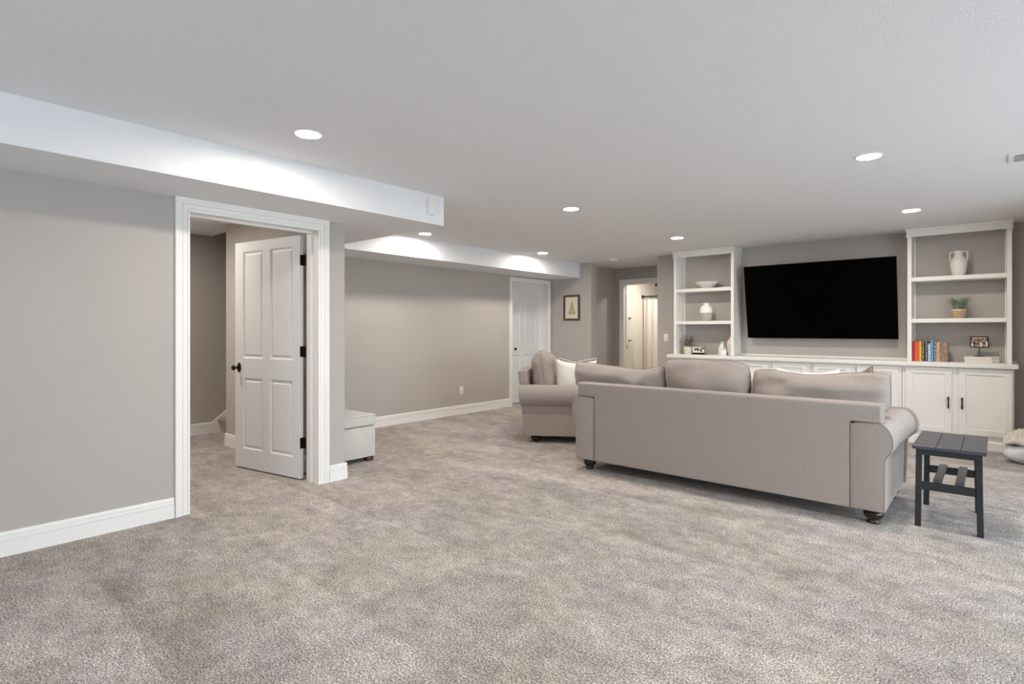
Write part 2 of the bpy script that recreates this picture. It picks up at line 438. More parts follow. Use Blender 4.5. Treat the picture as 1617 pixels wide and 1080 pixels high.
def frame_bm(axis, c0, c1, a0, a1, zt, stop=None):
    """jambs and head lining the opening, with a door stop strip"""
    bm = bmesh.new()
    def put(u0, u1, d0, d1, z0, z1):
        if axis == 'y': add_box(bm, d0, d1, u0, u1, z0, z1)
        else: add_box(bm, u0, u1, d0, d1, z0, z1)
    put(a0 - 0.019, a0, c0, c1, 0, zt); put(a1, a1 + 0.019, c0, c1, 0, zt); put(a0 - 0.019, a1 + 0.019, c0, c1, zt, zt + 0.019)
    if stop:
        s0, s1 = stop
        put(a0, a0 + 0.012, s0, s1, 0, zt); put(a1 - 0.012, a1, s0, s1, 0, zt); put(a0 + 0.012, a1 - 0.012, s0, s1, zt - 0.012, zt)
    return bm

def leaf_bm(w, h, t, panels, z0=0.0):
    """door leaf, x from 0 (hinge) to -w, y from 0 (front) to t; raised panels with a sunk moulding on both faces"""
    bm = bmesh.new()
    xs = sorted({0, w} | {p[0] for p in panels} | {p[1] for p in panels}); zs = sorted({z0, z0 + h} | {p[2] for p in panels} | {p[3] for p in panels})
    def ispan(xa, xb, za, zb):
        return any(p[0] <= xa + 1e-6 and xb <= p[1] + 1e-6 and p[2] <= za + 1e-6 and zb <= p[3] + 1e-6 for p in panels)
    for face, y, s in ((0, 0.0, 1), (1, t, -1)):
        for xa, xb in zip(xs, xs[1:]):
            for za, zb in zip(zs, zs[1:]):
                if ispan(xa, xb, za, zb): continue
                bm.faces.new([bm.verts.new((-x, y, z)) for x, z in ((xa, za), (xb, za), (xb, zb), (xa, zb))])
        for x0, x1, za, zb in panels:
            rings = []
            for ins, dep in ((0, 0), (0.006, 0.0035), (0.012, 0.011), (0.020, 0.012), (0.030, 0.0095), (0.036, 0.0045), (0.042, 0.004)):
                rings.append([bm.verts.new((-x, y + s * dep, z)) for x, z in ((x0 + ins, za + ins), (x1 - ins, za + ins), (x1 - ins, zb - ins), (x0 + ins, zb - ins))])
            for A, B in zip(rings, rings[1:]):
                for i in range(4): bm.faces.new((A[i], A[(i + 1) % 4], B[(i + 1) % 4], B[i]))
            bm.faces.new(rings[-1])
    zt = z0 + h
    for q in (((0, 0, z0), (0, t, z0), (0, t, zt), (0, 0, zt)), ((-w, 0, z0), (-w, t, z0), (-w, t, zt), (-w, 0, zt)), ((0, 0, z0), (-w, 0, z0), (-w, t, z0), (0, t, z0)), ((0, 0, zt), (-w, 0, zt), (-w, t, zt), (0, t, zt))):
        bm.faces.new([bm.verts.new(p) for p in q])
    bmesh.ops.remove_doubles(bm, verts=bm.verts[:], dist=1e-5)
    return bm

# door 1: open four-panel door into the stair room
d1 = struct_root('door_1')
struct('door_casing', casing_bm('y', XA, 1, DA0, DA1 - 0.003, DAZ, 0.96), M['trim'], d1, smooth=False)
struct('door_frame', frame_bm('y', XA2, XA, DA0, DA1, DAZ, (-4.352, -4.305)), M['trim'], d1)
LA = Vector((-4.44, 2.377)); LR = math.atan2(0.1749, 0.9846)
leaf = obj('door_leaf', leaf_bm(0.905, 2.06, 0.035, [(0.090, 0.398, 1.012, 1.985), (0.500, 0.788, 1.012, 1.985), (0.090, 0.398, 0.185, 0.835), (0.500, 0.788, 0.185, 0.835)], 0.012), M['door'], d1, smooth=False)
leaf.location = (LA.x, LA.y, 0); leaf.rotation_euler = (0, 0, LR)
for zc in (1.862, 1.087, 0.312):
    bm = bmesh.new()
    add_box(bm, -0.0005, 0.0025, 0.001, 0.034, zc - 0.045, zc + 0.045, 0.001, 1)
    add_box(bm, 0.003, 0.036, 0.030, 0.0335, zc - 0.045, zc + 0.045, 0.001, 1)
    add_tube(bm, [(0.004, 0.036, zc - 0.047), (0.004, 0.036, zc + 0.047)], 0.0065, 10)
    h = obj('hinge', bm, M['dark'], d1); h.location = leaf.location; h.rotation_euler = leaf.rotation_euler
# knob: oval escutcheon and lever-like knob towards the camera
bm = bmesh.new()
t = lathe([(0, 0), (0.034, 0), (0.034, 0.003), (0.029, 0.007), (0.018, 0.010), (0.012, 0.014), (0, 0.014)], 28)
merge(bm, t, Matrix.Translation((-0.845, 0, 0.925)) @ Matrix.Diagonal((0.88, 1, 1.32, 1)) @ Matrix.Rotation(PI / 2, 4, 'X'))
t = lathe([(0, 0.008), (0.010, 0.010), (0.009, 0.036), (0.014, 0.042), (0.022, 0.050), (0.024, 0.058), (0.020, 0.066), (0.010, 0.070), (0, 0.071)], 24)
merge(bm, t, Matrix.Translation((-0.845, 0, 0.925)) @ Matrix.Rotation(PI / 2, 4, 'X'))
k = obj('door_knob', bm, M['dark'], d1, angle=50); k.location = leaf.location; k.rotation_euler = leaf.rotation_euler

# door 2: closed door deep in the far left wall
d2 = struct_root('door_2')
struct('door_casing', casing_bm('y', XB, 1, DB0, DB1 - 0.04, DBZ, 0.74), M['trim'], d2)
struct('door_frame', frame_bm('y', XB2 - 0.0, XB, DB0, DB1, DBZ, (-6.335, -6.29)), M['trim'], d2)
lw = DB1 - DB0 - 0.006
lf = obj('door_leaf', leaf_bm(lw, 2.06, 0.035, [(0.11, 0.44, 1.012, 1.97), (0.56, lw - 0.11, 1.012, 1.97), (0.11, 0.44, 0.185, 0.835), (0.56, lw - 0.11, 0.185, 0.835)], 0.012), M['door'], d2, smooth=False)
lf.location = (-6.34, DB0 + 0.003, 0); lf.rotation_euler = (0, 0, -PI / 2)
bm = bmesh.new()
merge(bm, lathe([(0, 0), (0.03, 0), (0.03, 0.004), (0.02, 0.009), (0.009, 0.012), (0.009, 0.04), (0.02, 0.046), (0.024, 0.056), (0.018, 0.066), (0, 0.07)], 20), Matrix.Translation((-6.34, 7.33, 0.945)) @ Matrix.Rotation(PI / 2, 4, 'Y'))
obj('door_knob', bm, M['dark'], d2)

# door 3: opening to the bathroom at the end of the hall
d3 = struct_root('door_3')
struct('door_casing', casing_bm('x', 9.25, -1, HB0, HB1, HBZ, 0.9), M['trim'], d3)
struct('door_frame', frame_bm('x', 9.25, 9.385, HB0, HB1, HBZ, (9.31, 9.335)), M['trim'], d3)
obj('strike_plate', box(HB0 + 0.0, HB0 + 0.004, 9.345, 9.37, 0.92, 0.98), M['dark'], d3)

# staircase: carpeted steps with rolled nosings, and the skirt board on the wall
st = struct_root('stairs')
for i in range(5):
    y0, z0 = 2.845 + i * 0.26, i * 0.19
    pr = [(y0 + 0.012, z0), (y0 + 0.004, z0 + 0.05), (y0 - 0.008, z0 + 0.10), (y0 - 0.028, z0 + 0.145), (y0 - 0.034, z0 + 0.168), (y0 - 0.026, z0 + 0.186), (y0 - 0.006, z0 + 0.193), (y0 + 0.30, z0 + 0.19), (y0 + 0.30, z0)]
    obj('step', prism(pr, 'x', -7.283, XB2 - 0.032), M['carpet'], st, angle=60)
struct('skirt_board', prism([(2.765, 0), (2.765, 0.146), (2.785, 0.158), (4.6, 1.60), (4.6, 0)], 'x', -7.299, -7.284), M['trim'], st)

# ------------------------------------------------------------------ recessed lights
def can(x, y, label, z=ZC):
    t = thing('recessed_light', label, 'ceiling light', (x, y, z), group='recessed ceiling lights')
    bm = lathe([(0.082, 0.0), (0.082, -0.003), (0.079, -0.006), (0.071, -0.006), (0.068, -0.002), (0.068, 0.0)], 40)
    obj('trim_ring', bm, M['plastic'], t)
    obj('lens', lathe([(0, -0.0032), (0.0685, -0.0032)], 40), M['lens'], t)
    return t
M['lens'] = emit_mat('lamp_lens', CAN_COL, CAN_E)
LT = [(-3.06, 1.69, 'recessed ceiling light nearest the open white door, beside the soffit'),
      (-3.06, 4.38, 'recessed ceiling light in mid ceiling, past the end of the near soffit'),
      (-5.17, 4.36, 'recessed ceiling light close to the soffit, just past the corner of the near soffit'),
      (-5.13, 6.60, 'recessed ceiling light close to the soffit, above the closed far door'),
      (-3.02, 6.63, 'recessed ceiling light in front of the shelves that hold the bowl'),
      (-0.64, 4.355, 'largest looking recessed ceiling light, near the ceiling air vent'),
      (-0.62, 6.59, 'recessed ceiling light in front of the shelves that hold the books')]
cans = [can(x, y, l) for x, y, l in LT]
# lamps outside the picture: one of the grid, then stair room and bathroom
dup(cans[0], (-0.64, 1.69, ZC), 0, 'recessed ceiling light above the carpet beside the camera')
dup(cans[0], (-5.6, 1.5, ZC), 0, 'recessed ceiling light inside the stair room')
dup(cans[0], (-6.9, 1.5, ZC), 0, 'added unseen ceiling light brightening the stair room by its far wall')  # second stair-room lamp, added to brighten the dim walls there
dup(cans[0], (-4.75, 9.9, ZC), 0, 'recessed ceiling light inside the bathroom')

# ------------------------------------------------------------------ ceiling and wall fittings
t = thing('air_vent', 'white slotted air vent set in the ceiling at the picture edge', 'air vent', (0.27, 5.04, ZC))
fr = bmesh.new()
for a in ((-.21, .21, -.125, -.095), (-.21, .21, .095, .125), (-.21, -.18, -.095, .095), (.18, .21, -.095, .095)): add_box(fr, *a, -0.008, 0, 0.002, 1)
obj('frame', fr, M['plastic'], t)
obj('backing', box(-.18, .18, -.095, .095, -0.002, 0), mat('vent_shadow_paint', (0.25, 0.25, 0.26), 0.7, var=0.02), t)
s0 = None
for i in range(6):
    bm = bmesh.new(); add_box(bm, -.18, .18, -0.012, 0.012, -0.001, 0.001); bm.transform(Matrix.Rotation(0.5, 4, 'X'))
    o = obj('slat', bm, M['plastic'], t) if s0 is None else s0.copy()
    if s0 is None: s0 = o
    else: COL.objects.link(o); o.parent = t
    o.location = (0, -0.078 + i * 0.031, -0.007)

t = thing('smoke_detector', 'round white smoke detector on the hall ceiling', 'smoke detector', (-4.70, 7.93, ZC))
obj('base', lathe([(0, 0), (0.075, 0), (0.075, -0.012), (0.07, -0.014), (0, -0.014)], 32), M['plastic'], t)
obj('cover', lathe([(0.062, -0.014), (0.060, -0.03), (0.048, -0.038), (0, -0.040)], 32), M['plastic'], t)
t = thing('air_vent', 'small white air vent on the hall ceiling beyond the smoke detector', 'air vent', (-4.59, 8.42, ZC))
fr = bmesh.new()
for a in ((-.15, .15, -.075, -.055), (-.15, .15, .055, .075), (-.15, -.13, -.055, .055), (.13, .15, -.055, .055)): add_box(fr, *a, -0.008, 0)
obj('frame', fr, M['plastic'], t)
for i in range(4):
    obj('slat', box(-.13, .13, -0.048 + i * 0.028, -0.032 + i * 0.028, -0.006, -0.003), M['plastic'], t)

t = thing('wall_sensor', 'small white box sensor on the end of the near soffit', 'sensor', (-3.64, 3.124, 2.3145))
obj('housing', box(0, 0.022, -0.038, 0.038, -0.066, 0.066, 0.006, 3), M['plastic'], t)
obj('faceplate', box(0.0225, 0.027, -0.030, 0.030, -0.058, 0.058, 0.002, 2), M['plastic'], t)

t = thing('wall_outlet', 'white power outlet low on the long taupe wall', 'outlet', (XB, 5.85, 0.357))
obj('plate', box(0, 0.006, -0.036, 0.036, -0.058, 0.058, 0.002, 2), M['plastic'], t)
for z in (-0.022, 0.022):
    s = obj('socket', box(0.0062, 0.009, -0.017, 0.017, z - 0.015, z + 0.015, 0.001, 1), M['plastic'], t)
    bm = bmesh.new(); add_box(bm, 0.0091, 0.0098, -0.009, -0.006, z - 0.004, z + 0.006); add_box(bm, 0.0091, 0.0098, 0.006, 0.009, z - 0.004, z + 0.006)
    obj('slot', bm, M['dark'], s)
t = thing('light_switch', 'white rocker light switch on the wall beside the bookcase', 'switch', (-3.862, YF, 1.152))
obj('plate', box(-0.037, 0.037, -0.006, 0, -0.06, 0.06, 0.002, 2), M['plastic'], t)
obj('rocker', box(-0.017, 0.017, -0.011, -0.0062, -0.033, 0.033, 0.002, 2), M['plastic'], t)

# framed tree print
def tree_print():
    m = mat('tree_print_paper', (0.70, 0.64, 0.52), 0.8); nt = m.node_tree; b = nt.nodes['Principled BSDF']; L = nt.links.new
    tc = nt.nodes.new('ShaderNodeTexCoord'); sp = nt.nodes.new('ShaderNodeSeparateXYZ'); L(tc.outputs['Object'], sp.inputs[0])
    nz = nt.nodes.new('ShaderNodeTexNoise'); nz.inputs['Scale'].default_value = 60; nz.inputs['Detail'].default_value = 4; L(tc.outputs['Object'], nz.inputs['Vector'])
    def mth(op, a, b_, c=None):
        x = nt.nodes.new('ShaderNodeMath'); x.operation = op
        for i, v in enumerate((a, b_, c)):
            if v is None: continue
            if isinstance(v, (int, float)): x.inputs[i].default_value = v
            else: L(v, x.inputs[i])
        return x.outputs[0]
    ax = mth('ABSOLUTE', mth('ADD', sp.outputs['X'], -0.005), 0.0)
    lim = mth('MULTIPLY', mth('SUBTRACT', 0.135, sp.outputs['Z']), 0.34)
    lim = mth('ADD', lim, mth('MULTIPLY', mth('SUBTRACT', nz.outputs['Fac'], 0.5), 0.05))
    ins = mth('MULTIPLY', mth('LESS_THAN', ax, lim), mth('GREATER_THAN', sp.outputs['Z'], -0.115))
    bar = mth('MULTIPLY', mth('LESS_THAN', mth('ABSOLUTE', mth('ADD', sp.outputs['Z'], 0.135), 0), 0.0035), mth('LESS_THAN', ax, 0.055))
    r = nt.nodes.new('ShaderNodeValToRGB'); r.color_ramp.elements[0].position = 0.35; r.color_ramp.elements[1].position = 0.62
    r.color_ramp.elements[0].color = (0.20, 0.20, 0.09, 1); r.color_ramp.elements[1].color = (0.55, 0.49, 0.27, 1); L(nz.outputs['Fac'], r.inputs['Fac'])
    m1 = nt.nodes.new('ShaderNodeMix'); m1.data_type = 'RGBA'; m1.inputs[6].default_value = (0.72, 0.66, 0.55, 1); L(r.outputs['Color'], m1.inputs[7]); L(mth('MULTIPLY', ins, 0.85), m1.inputs[0])
    m2 = nt.nodes.new('ShaderNodeMix'); m2.data_type = 'RGBA'; L(m1.outputs[2], m2.inputs[6]); m2.inputs[7].default_value = (0.42, 0.36, 0.26, 1); L(bar, m2.inputs[0])
    L(m2.outputs[2], b.inputs['Base Color']); return m
t = thing('picture_frame', 'dark wood framed print of a green pine tree on the wall', 'picture', (-5.632, YF - 0.001, 1.662))
fr = bmesh.new(); w, h, e = 0.17, 0.222, 0.032
for a in ((-w, w, h - e, h), (-w, w, -h, -h + e), (-w, -w + e, -h + e, h - e), (w - e, w, -h + e, h - e)): add_box(fr, a[0], a[1], -0.024, 0, a[2], a[3], 0.004, 2)
obj('frame', fr, mat('dark_walnut', (0.075, 0.052, 0.036), 0.5, var=0.25, vscale=30), t)
obj('print', box(-w + e, w - e, -0.010, -0.006, -h + e, h - e), tree_print(), t, smooth=False)

# ------------------------------------------------------------------ built-in cabinets
CY = 7.72                      # face-frame plane
def shaker(bm, x0, x1, z0, z1, y0, t=0.02, rail=0.06):
    """shaker door: frame of stiles and rails round a sunk panel, front at y0"""
    add_box(bm, x0, x0 + rail, y0, y0 + t, z0, z1, 0.0012, 1); add_box(bm, x1 - rail, x1, y0, y0 + t, z0, z1, 0.0012, 1)
    add_box(bm, x0 + rail, x1 - rail, y0, y0 + t, z1 - rail, z1, 0.0012, 1); add_box(bm, x0 + rail, x1 - rail, y0, y0 + t, z0, z0 + rail, 0.0012, 1)
    add_box(bm, x0 + rail - 0.002, x1 - rail + 0.002, y0 + 0.011, y0 + 0.018, z0 + rail - 0.002, z1 - rail + 0.002)
units = [(-3.632, -2.702, 'white base cabinet under the shelves with the bowl'),
         (-2.700, -1.757, 'white base cabinet below the television, next to the bowl shelves'),
         (-1.755, -0.812, 'white base cabinet below the television, next to the book shelves'),
         (-0.810, 0.140, 'white base cabinet under the shelves with the books, black pulls showing')]
for x0, x1, lab in units:
    t = thing('base_cabinet', lab, 'cabinet', ((x0 + x1) / 2, CY, 0), group='white base cabinets along the television wall')
    w = (x1 - x0) / 2 - 0.001
    bm = bmesh.new()
    add_box(bm, -w, w, 0.0, YF - CY - 0.002, 0.125, 0.866); add_box(bm, -w, w, 0.012, YF - CY - 0.002, 0.0, 0.125)
    obj('body', bm, M['cab'], t, smooth=False)
    obj('plinth', prism([(-0.018 + 0.02, 0), (-0.018, 0), (-0.018, 0.080), (-0.010, 0.094), (-0.002, 0.096), (0.0115, 0.096), (0.0115, 0)], 'x', -w, w), M['trim'], t, smooth=False)
    for s in (-1, 1):
        a, b = (-w + 0.034, -0.030) if s < 0 else (0.030, w - 0.014 if x1 > 0 else w - 0.034)
        bm = bmesh.new(); shaker(bm, a, b, 0.150, 0.852, -0.0205)
        d = obj('door', bm, M['cab'], t, smooth=False)
        hx = b - 0.028 if s < 0 else a + 0.028
        bm = bmesh.new()
        for z in (0.430, 0.535): add_tube(bm, [(hx, -0.021, z), (hx, -0.045, z)], 0.0055, 8)
        add_tube(bm, [(hx, -0.045, 0.420), (hx, -0.045, 0.435), (hx, -0.047, 0.482), (hx, -0.045, 0.53), (hx, -0.045, 0.545)], 0.0065, 10, taper=lambda u: 1.35 if u in (0.25, 0.75) else 1.0)
        obj('pull', bm, M['pull'], d, label='black iron pull')
t = thing('countertop', 'long white countertop over the base cabinets below the television', 'countertop', (0, 0, 0))
obj('slab', box(-3.650, 0.172, 7.662, YF - 0.002, 0.868, 0.915, 0.003, 2), M['cab'], t)
bm = bmesh.new()
add_box(bm, -2.722, -0.773, 8.074, YF - 0.002, 0.9155, 0.938); add_box(bm, 0.126, 0.168, 8.074, YF - 0.002, 0.9155, 0.938)
obj('back_ledge', bm, M['cab'], t, smooth=False)

def bookcase(x0, x1, lab):
    t = thing('bookcase', lab, 'bookcase', (x0, 7.79, 0.916), group='tall open bookcases flanking the television')
    w, d, H = x1 - x0, YF - 7.79 - 0.002, ZC - 0.918
    for nm, a, b in (('side_panel', 0, 0.0405), ('side_panel', w - 0.0405, w)):
        obj(nm, box(a, b, 0, d, 0, H - 0.001, 0.001, 1), M['cab'], t, smooth=False)
    bm = bmesh.new(); add_box(bm, 0.0408, w - 0.0408, 0.001, 0.021, 1.415, H - 0.001); add_box(bm, 0.0408, w - 0.0408, 0.021, d, H - 0.02, H - 0.001)
    obj('top_rail', bm, M['cab'], t, smooth=False)
    for a in (0.0412, w - 0.0412 - 0.012): obj('corner_bead', box(a, a + 0.012, d - 0.016, d, 0, H - 0.022), M['cab'], t, smooth=False)
    for z in (0.437, 0.907):
        obj('shelf', box(0.0412, w - 0.0412, 0.001, d - 0.0165, z, z + 0.046, 0.001, 1), M['cab'], t, smooth=False)
    # crown: stepped moulding wrapped round front and both sides
    prof = [(0.0, H - 0.094), (0.012, H - 0.094), (0.014, H - 0.088), (0.011, H - 0.080), (0.006, H - 0.078), (0.006, H - 0.036), (0.010, H - 0.034), (0.012, H - 0.024), (0.017, H - 0.018), (0.017, H - 0.001), (0.0, H - 0.001)]
    bm = bmesh.new(); path = []
    for k, (px, py, nx, ny) in enumerate(((-0.0005, d, -1, 0), (-0.0005, -0.0005, -1, -1), (w + 0.0005, -0.0005, 1, -1), (w + 0.0005, d, 1, 0))):
        path.append([bm.verts.new((px + nx * q, py + ny * q, z)) for q, z in prof])
    for A, B in zip(path, path[1:]):
        for i in range(len(prof)): bm.faces.new((A[i], B[i], B[(i + 1) % len(prof)], A[(i + 1) % len(prof)]))
    bm.faces.new(path[0]); bm.faces.new(path[-1][::-1])
    obj('crown', bm, M['cab'], t, smooth=False)
    return t
bookcase(-3.602, -2.727, 'white open bookcase holding the bowl and the two-tone vase')
bookcase(-0.770, 0.124, 'white open bookcase holding the books and the handled jug')

# ------------------------------------------------------------------ television
t = thing('television', 'large black flat television tilted forward on the wall', 'television', (-1.735, 7.965, 1.160))
tilt = math.atan2(0.175, 0.975)
R = Matrix.Rotation(tilt, 4, 'X')
bm = box(-0.862, 0.862, 0.0, 0.030, 0.0, 0.982, 0.004, 2); bm.transform(R); obj('body', bm, M['tvb'], t)
bm = box(-0.856, 0.856, -0.0015, -0.0004, 0.007, 0.976); bm.transform(R); obj('screen', bm, M['tv'], t, smooth=False)
bm = bmesh.new(); add_box(bm, -0.25, 0.25, 0.10, 0.121, 0.30, 0.70); add_box(bm, -0.2, -0.15, 0.0, 0.10, 0.40, 0.55); add_box(bm, 0.15, 0.2, 0.0, 0.10, 0.40, 0.55)
obj('wall_bracket', bm, M['tvb'], t)

# ------------------------------------------------------------------ sofa and loveseat
def arm_profile(s, w, bulge):
    """rolled arm cross-section (x outward * s, z)"""
    p = [(0, 0.105), (w - 0.02, 0.105), (w - 0.018, 0.44)]
    cx, cz, r = w - 0.060, 0.552, 0.075 + bulge
    for i in range(13):
        a = math.radians(-52 + i * (52 + 95) / 12)
        p.append((cx + (0.062 + bulge) * math.cos(a), cz + 0.118 * math.sin(a)))
    p += [(0.05, 0.667), (0.02, 0.663), (0, 0.655)]
    return [(s * x, z) for x, z in p]

def rounded_extrude(pts, y0, y1, bev):
    bm = prism(pts, 'y', y0, y1)
    es = [e for e in bm.edges if abs(e.verts[0].co.y - e.verts[1].co.y) < 1e-6]
    bmesh.ops.bevel(bm, geom=es, offset=bev, segments=3, profile=0.5, affect='EDGES')
    return bm

def seat_frame(name, label, W, D, loc, rz, aw, lean=0.0, back_h=0.792, bulge=0.0, flare=0.0, bt=0.15, ext=0.035, fs=1.0):
    """sofa on the local x axis, rear plane at y = 0, facing +y"""
    t = thing(name, label, 'sofa', loc, rz)
    hw = W / 2; iw = hw - aw
    def flared(bm, s):
        for v in bm.verts:
            if v.co.z > 0.42: v.co.x += s * flare * max(0, v.co.y / D) * min(1, (v.co.z - 0.42) / 0.08) * min(1, abs(abs(v.co.x) - iw) / aw)
        return bm
    def shear(bm):
        if lean:
            for v in bm.verts:
                k = max(0, 1 - v.co.y / 0.5); v.co.y -= lean * k * max(0, v.co.z - 0.1) / 0.7
        return bm
    # T-shaped back slab
    bm = rounded_extrude([(-iw + 0.003, 0.10), (iw - 0.003, 0.10), (iw - 0.003, 0.6705), (hw - ext, 0.6705), (hw - ext, back_h), (-hw + ext, back_h), (-hw + ext, 0.6705), (-iw + 0.003, 0.6705)], 0.0, bt, 0.018)
    obj('back', shear(bm), M['sofa'], t)
    for s in (-1, 1):
        pr = [(s * iw + x, z) for x, z in arm_profile(s, aw, bulge)]
        a = obj('arm', shear(flared(rounded_extrude(pr, 0.003, D, 0.008), s)), M['sofa'], t, angle=50)
        loop = [(x, 0.001, z) for x, z in pr]
        bm = bmesh.new()
        add_tube(bm, [Vector((x, 0.0035, z)) for x, z in pr], 0.0022, 6, closed=True)
        obj('piping', shear(flared(bm, s)), M['sofa'], a)
        pf = [(s * iw + x * 1.10, 0.10 + (z - 0.10) * 1.02) for x, z in arm_profile(s, aw, bulge)]
        obj('arm_front', flared(rounded_extrude(pf, D + 0.001, D + 0.030, 0.012), s), M['sofa'], t, angle=50)
    obj('base', box(-iw + 0.002, iw - 0.002, 0.152, D - 0.05, 0.10, 0.30, 0.01, 2), M['sofa'], t)
    n = 3 if W > 2 else 2
    for i in range(n):
        a = -iw + 0.004 + i * (2 * iw - 0.008) / n; b = a + (2 * iw - 0.008) / n - 0.004
        obj('seat_cushion', box(a, b, 0.155, D + 0.02, 0.302, 0.45, 0.035, 4), M['sofa'], t)
    # underside dust cover and bun feet
    obj('dust_cover', box(-iw, iw, 0.16, D - 0.06, 0.092, 0.0995), M['pipe_dark'], t)
    foot = lathe([(0, 0), (0.036, 0), (0.040, 0.006), (0.040, 0.014), (0.030, 0.020), (0.030, 0.026), (0.046, 0.034), (0.058, 0.052), (0.060, 0.068), (0.054, 0.082), (0.044, 0.088), (0.044, 0.104), (0, 0.104)], 28)
    f0 = obj('foot', foot, M['bun'], t, angle=60)
    dz = 0.104 * (1 - fs); f0.scale = (1, 1, fs)
    f0.location = (-hw + 0.095, 0.115, dz)
    for x, y in ((hw - 0.095, 0.115), (-hw + 0.095, D - 0.11), (hw - 0.095, D - 0.11)):
        f = f0.copy(); COL.objects.link(f); f.parent = t; f.location = (x, y, dz)
    return t
SX, SY = -1.716, 4.222
seat_frame('sofa', 'long taupe linen sofa seen from behind, with rolled arms', 2.40, 0.95, (SX, SY, 0), 0.0, 0.206, 0.0, 0.792, 0.024, 0.03)
DV = Vector((0.84, 0.542)); DV.normalize()
LW = 1.50
LRZ = math.atan2(-DV.x, DV.y)
LO = Vector((-4.0, 4.825)) - (LW / 2) * Vector((DV.y, -DV.x))
seat_frame('loveseat', 'taupe linen loveseat angled to face the television', LW, 0.95, (LO.x, LO.y, -0.024), LRZ, 0.206, 0.10, 0.822, 0.06, 0.0, 0.085, 0.12, 0.77)
def loc_love(x, y, z):
    c, s = math.cos(LRZ), math.sin(LRZ)
    return (LO.x + c * x - s * y, LO.y + s * x + c * y, z)

def pillow(name, label, w, h, t, loc, rz, tilt, fab, pipe, group, n=22, sag=0.03, wr=0.02, seed=0, roll=0.0, pw=2.6, ear=0.0, pr=0.0045, flop=(0, 0), rnd=(0.0, 0.0)):
    """plump cushion standing on its lower edge; seam piping is a part"""
    root = thing(name, label, 'cushion', loc, rz, group)
    def outline(u, v):
        x = w / 2 * u * (1 + ear * abs(v) ** 3 - 0.02 * (1 - v * v)); z = h / 2 * v * (1 + ear * abs(u) ** 3)
        rc = rnd[1] if u > 0 else rnd[0]      # soft upper corners
        if v > 0: x *= 1 - rc * v ** 4; z *= 1 - rc * 1.3 * abs(u) ** 6
        if v > 0: z -= sag * v * (1 - u * u) ** 1.2
        # an end that flops out over the arm, above the arm's top only
        q = min(1, max(0, (v + 0.17) / 0.22)); q = q * q * (3 - 2 * q)
        x += q * ((flop[1] if u > 0 else -flop[0]) * abs(u) ** 1.5)
        dz = noise.noise(Vector((u * 1.6 + seed * 7.1, v * 1.1, seed))) * 0.035 * h * max(0, v)
        return x, z + dz
    def thick(u, v):
        return t / 2 * (max(0, (1 - abs(u) ** pw)) * max(0, (1 - abs(v) ** pw))) ** 0.34
    bm = bmesh.new(); grid = {}
    for side in (-1, 1):
        for i in range(n + 1):
            for j in range(n + 1):
                u = math.sin((-1 + 2 * i / n) * PI / 2); v = math.sin((-1 + 2 * j / n) * PI / 2)
                edge = i in (0, n) or j in (0, n)
                if edge and side == 1: grid[side, i, j] = grid[-1, i, j]; continue
                x, z = outline(u, v)
                # dents run in from the corners
                wv = noise.noise(Vector((u * 2.3 + seed * 3.3, v * 2.3 + side, seed * 1.7))) * wr + noise.noise(Vector((u * 6 + seed, v * 6, side * 2.0 + seed))) * wr * 0.35
                th = 0 if edge else thick(u, v)
                y = side * (th + (0 if edge else wv * min(1, th / (t * 0.25))))
                grid[side, i, j] = bm.verts.new((x, y, z + h / 2))
    for side in (-1, 1):
        for i in range(n):
            for j in range(n):
                q = [grid[side, i, j], grid[side, i + 1, j], grid[side, i + 1, j + 1], grid[side, i, j + 1]]
                bm.faces.new(q if side < 0 else q[::-1])
    R = Matrix.Rotation(tilt, 4, 'X') @ Matrix.Rotation(roll, 4, 'Y')
    seam = [grid[-1, i, 0].co.copy() for i in range(n)] + [grid[-1, n, j].co.copy() for j in range(n)] + [grid[-1, n - i, n].co.copy() for i in range(n)] + [grid[-1, 0, n - j].co.copy() for j in range(n)]
    pts = [p for k, p in enumerate(seam) if (p - seam[k - 1]).length > 0.004]
    bm.transform(R); obj('cover', bm, fab, root, angle=80)
    bm2 = tube(pts, pr, 6, closed=True); bm2.transform(R); obj('piping', bm2, pipe, root, angle=80)
    return root
G = 'loose back cushions of the sofa'
pillow('back_cushion', 'taupe back cushion flopped over the sofa end nearest the loveseat', 0.55, 0.52, 0.28, (-2.43, SY + 0.335, 0.455), 0.0, 0.05, M['sofa'], M['sofa_pipe'], G, seed=1, sag=0.06, ear=0.0, wr=0.045, flop=(0.40, 0), rnd=(0.02, 0.10))
pillow('back_cushion', 'taupe back cushion in the middle of the sofa back', 0.71, 0.555, 0.31, (-1.805, SY + 0.335, 0.458), 0.0, 0.05, M['sofa'], M['sofa_pipe'], G, seed=2, sag=-0.01, ear=0.0, wr=0.045, rnd=(0.045, 0.075))
pillow('back_cushion', 'taupe back cushion above the sofa arm beside the black side table', 0.70, 0.52, 0.28, (-1.085, SY + 0.335, 0.456), 0.0, 0.05, M['sofa'], M['sofa_pipe'], G, seed=3, sag=0.030, ear=0.0, wr=0.045, flop=(0.01, 0.20), rnd=(0.07, 0.03))
G2 = 'throw pillows on the seating'
pillow('throw_pillow', 'white throw pillow barely showing above the sofa back', 0.42, 0.495, 0.13, (-1.12, SY + 0.60, 0.466), 0.1, 0.10, M['pilw'], M['pilw'], G2, seed=4, ear=0.05, n=16)
pillow('throw_pillow', 'taupe throw pillow with dark piping behind the end back cushion', 0.40, 0.50, 0.13, (-0.815, SY + 0.74, 0.455), -0.1, 0.10, M['pilt'], M['pipe_dark'], G2, seed=5, ear=0.08, n=16, roll=-0.17)
a = loc_love(0.265, 0.215, 0.435)
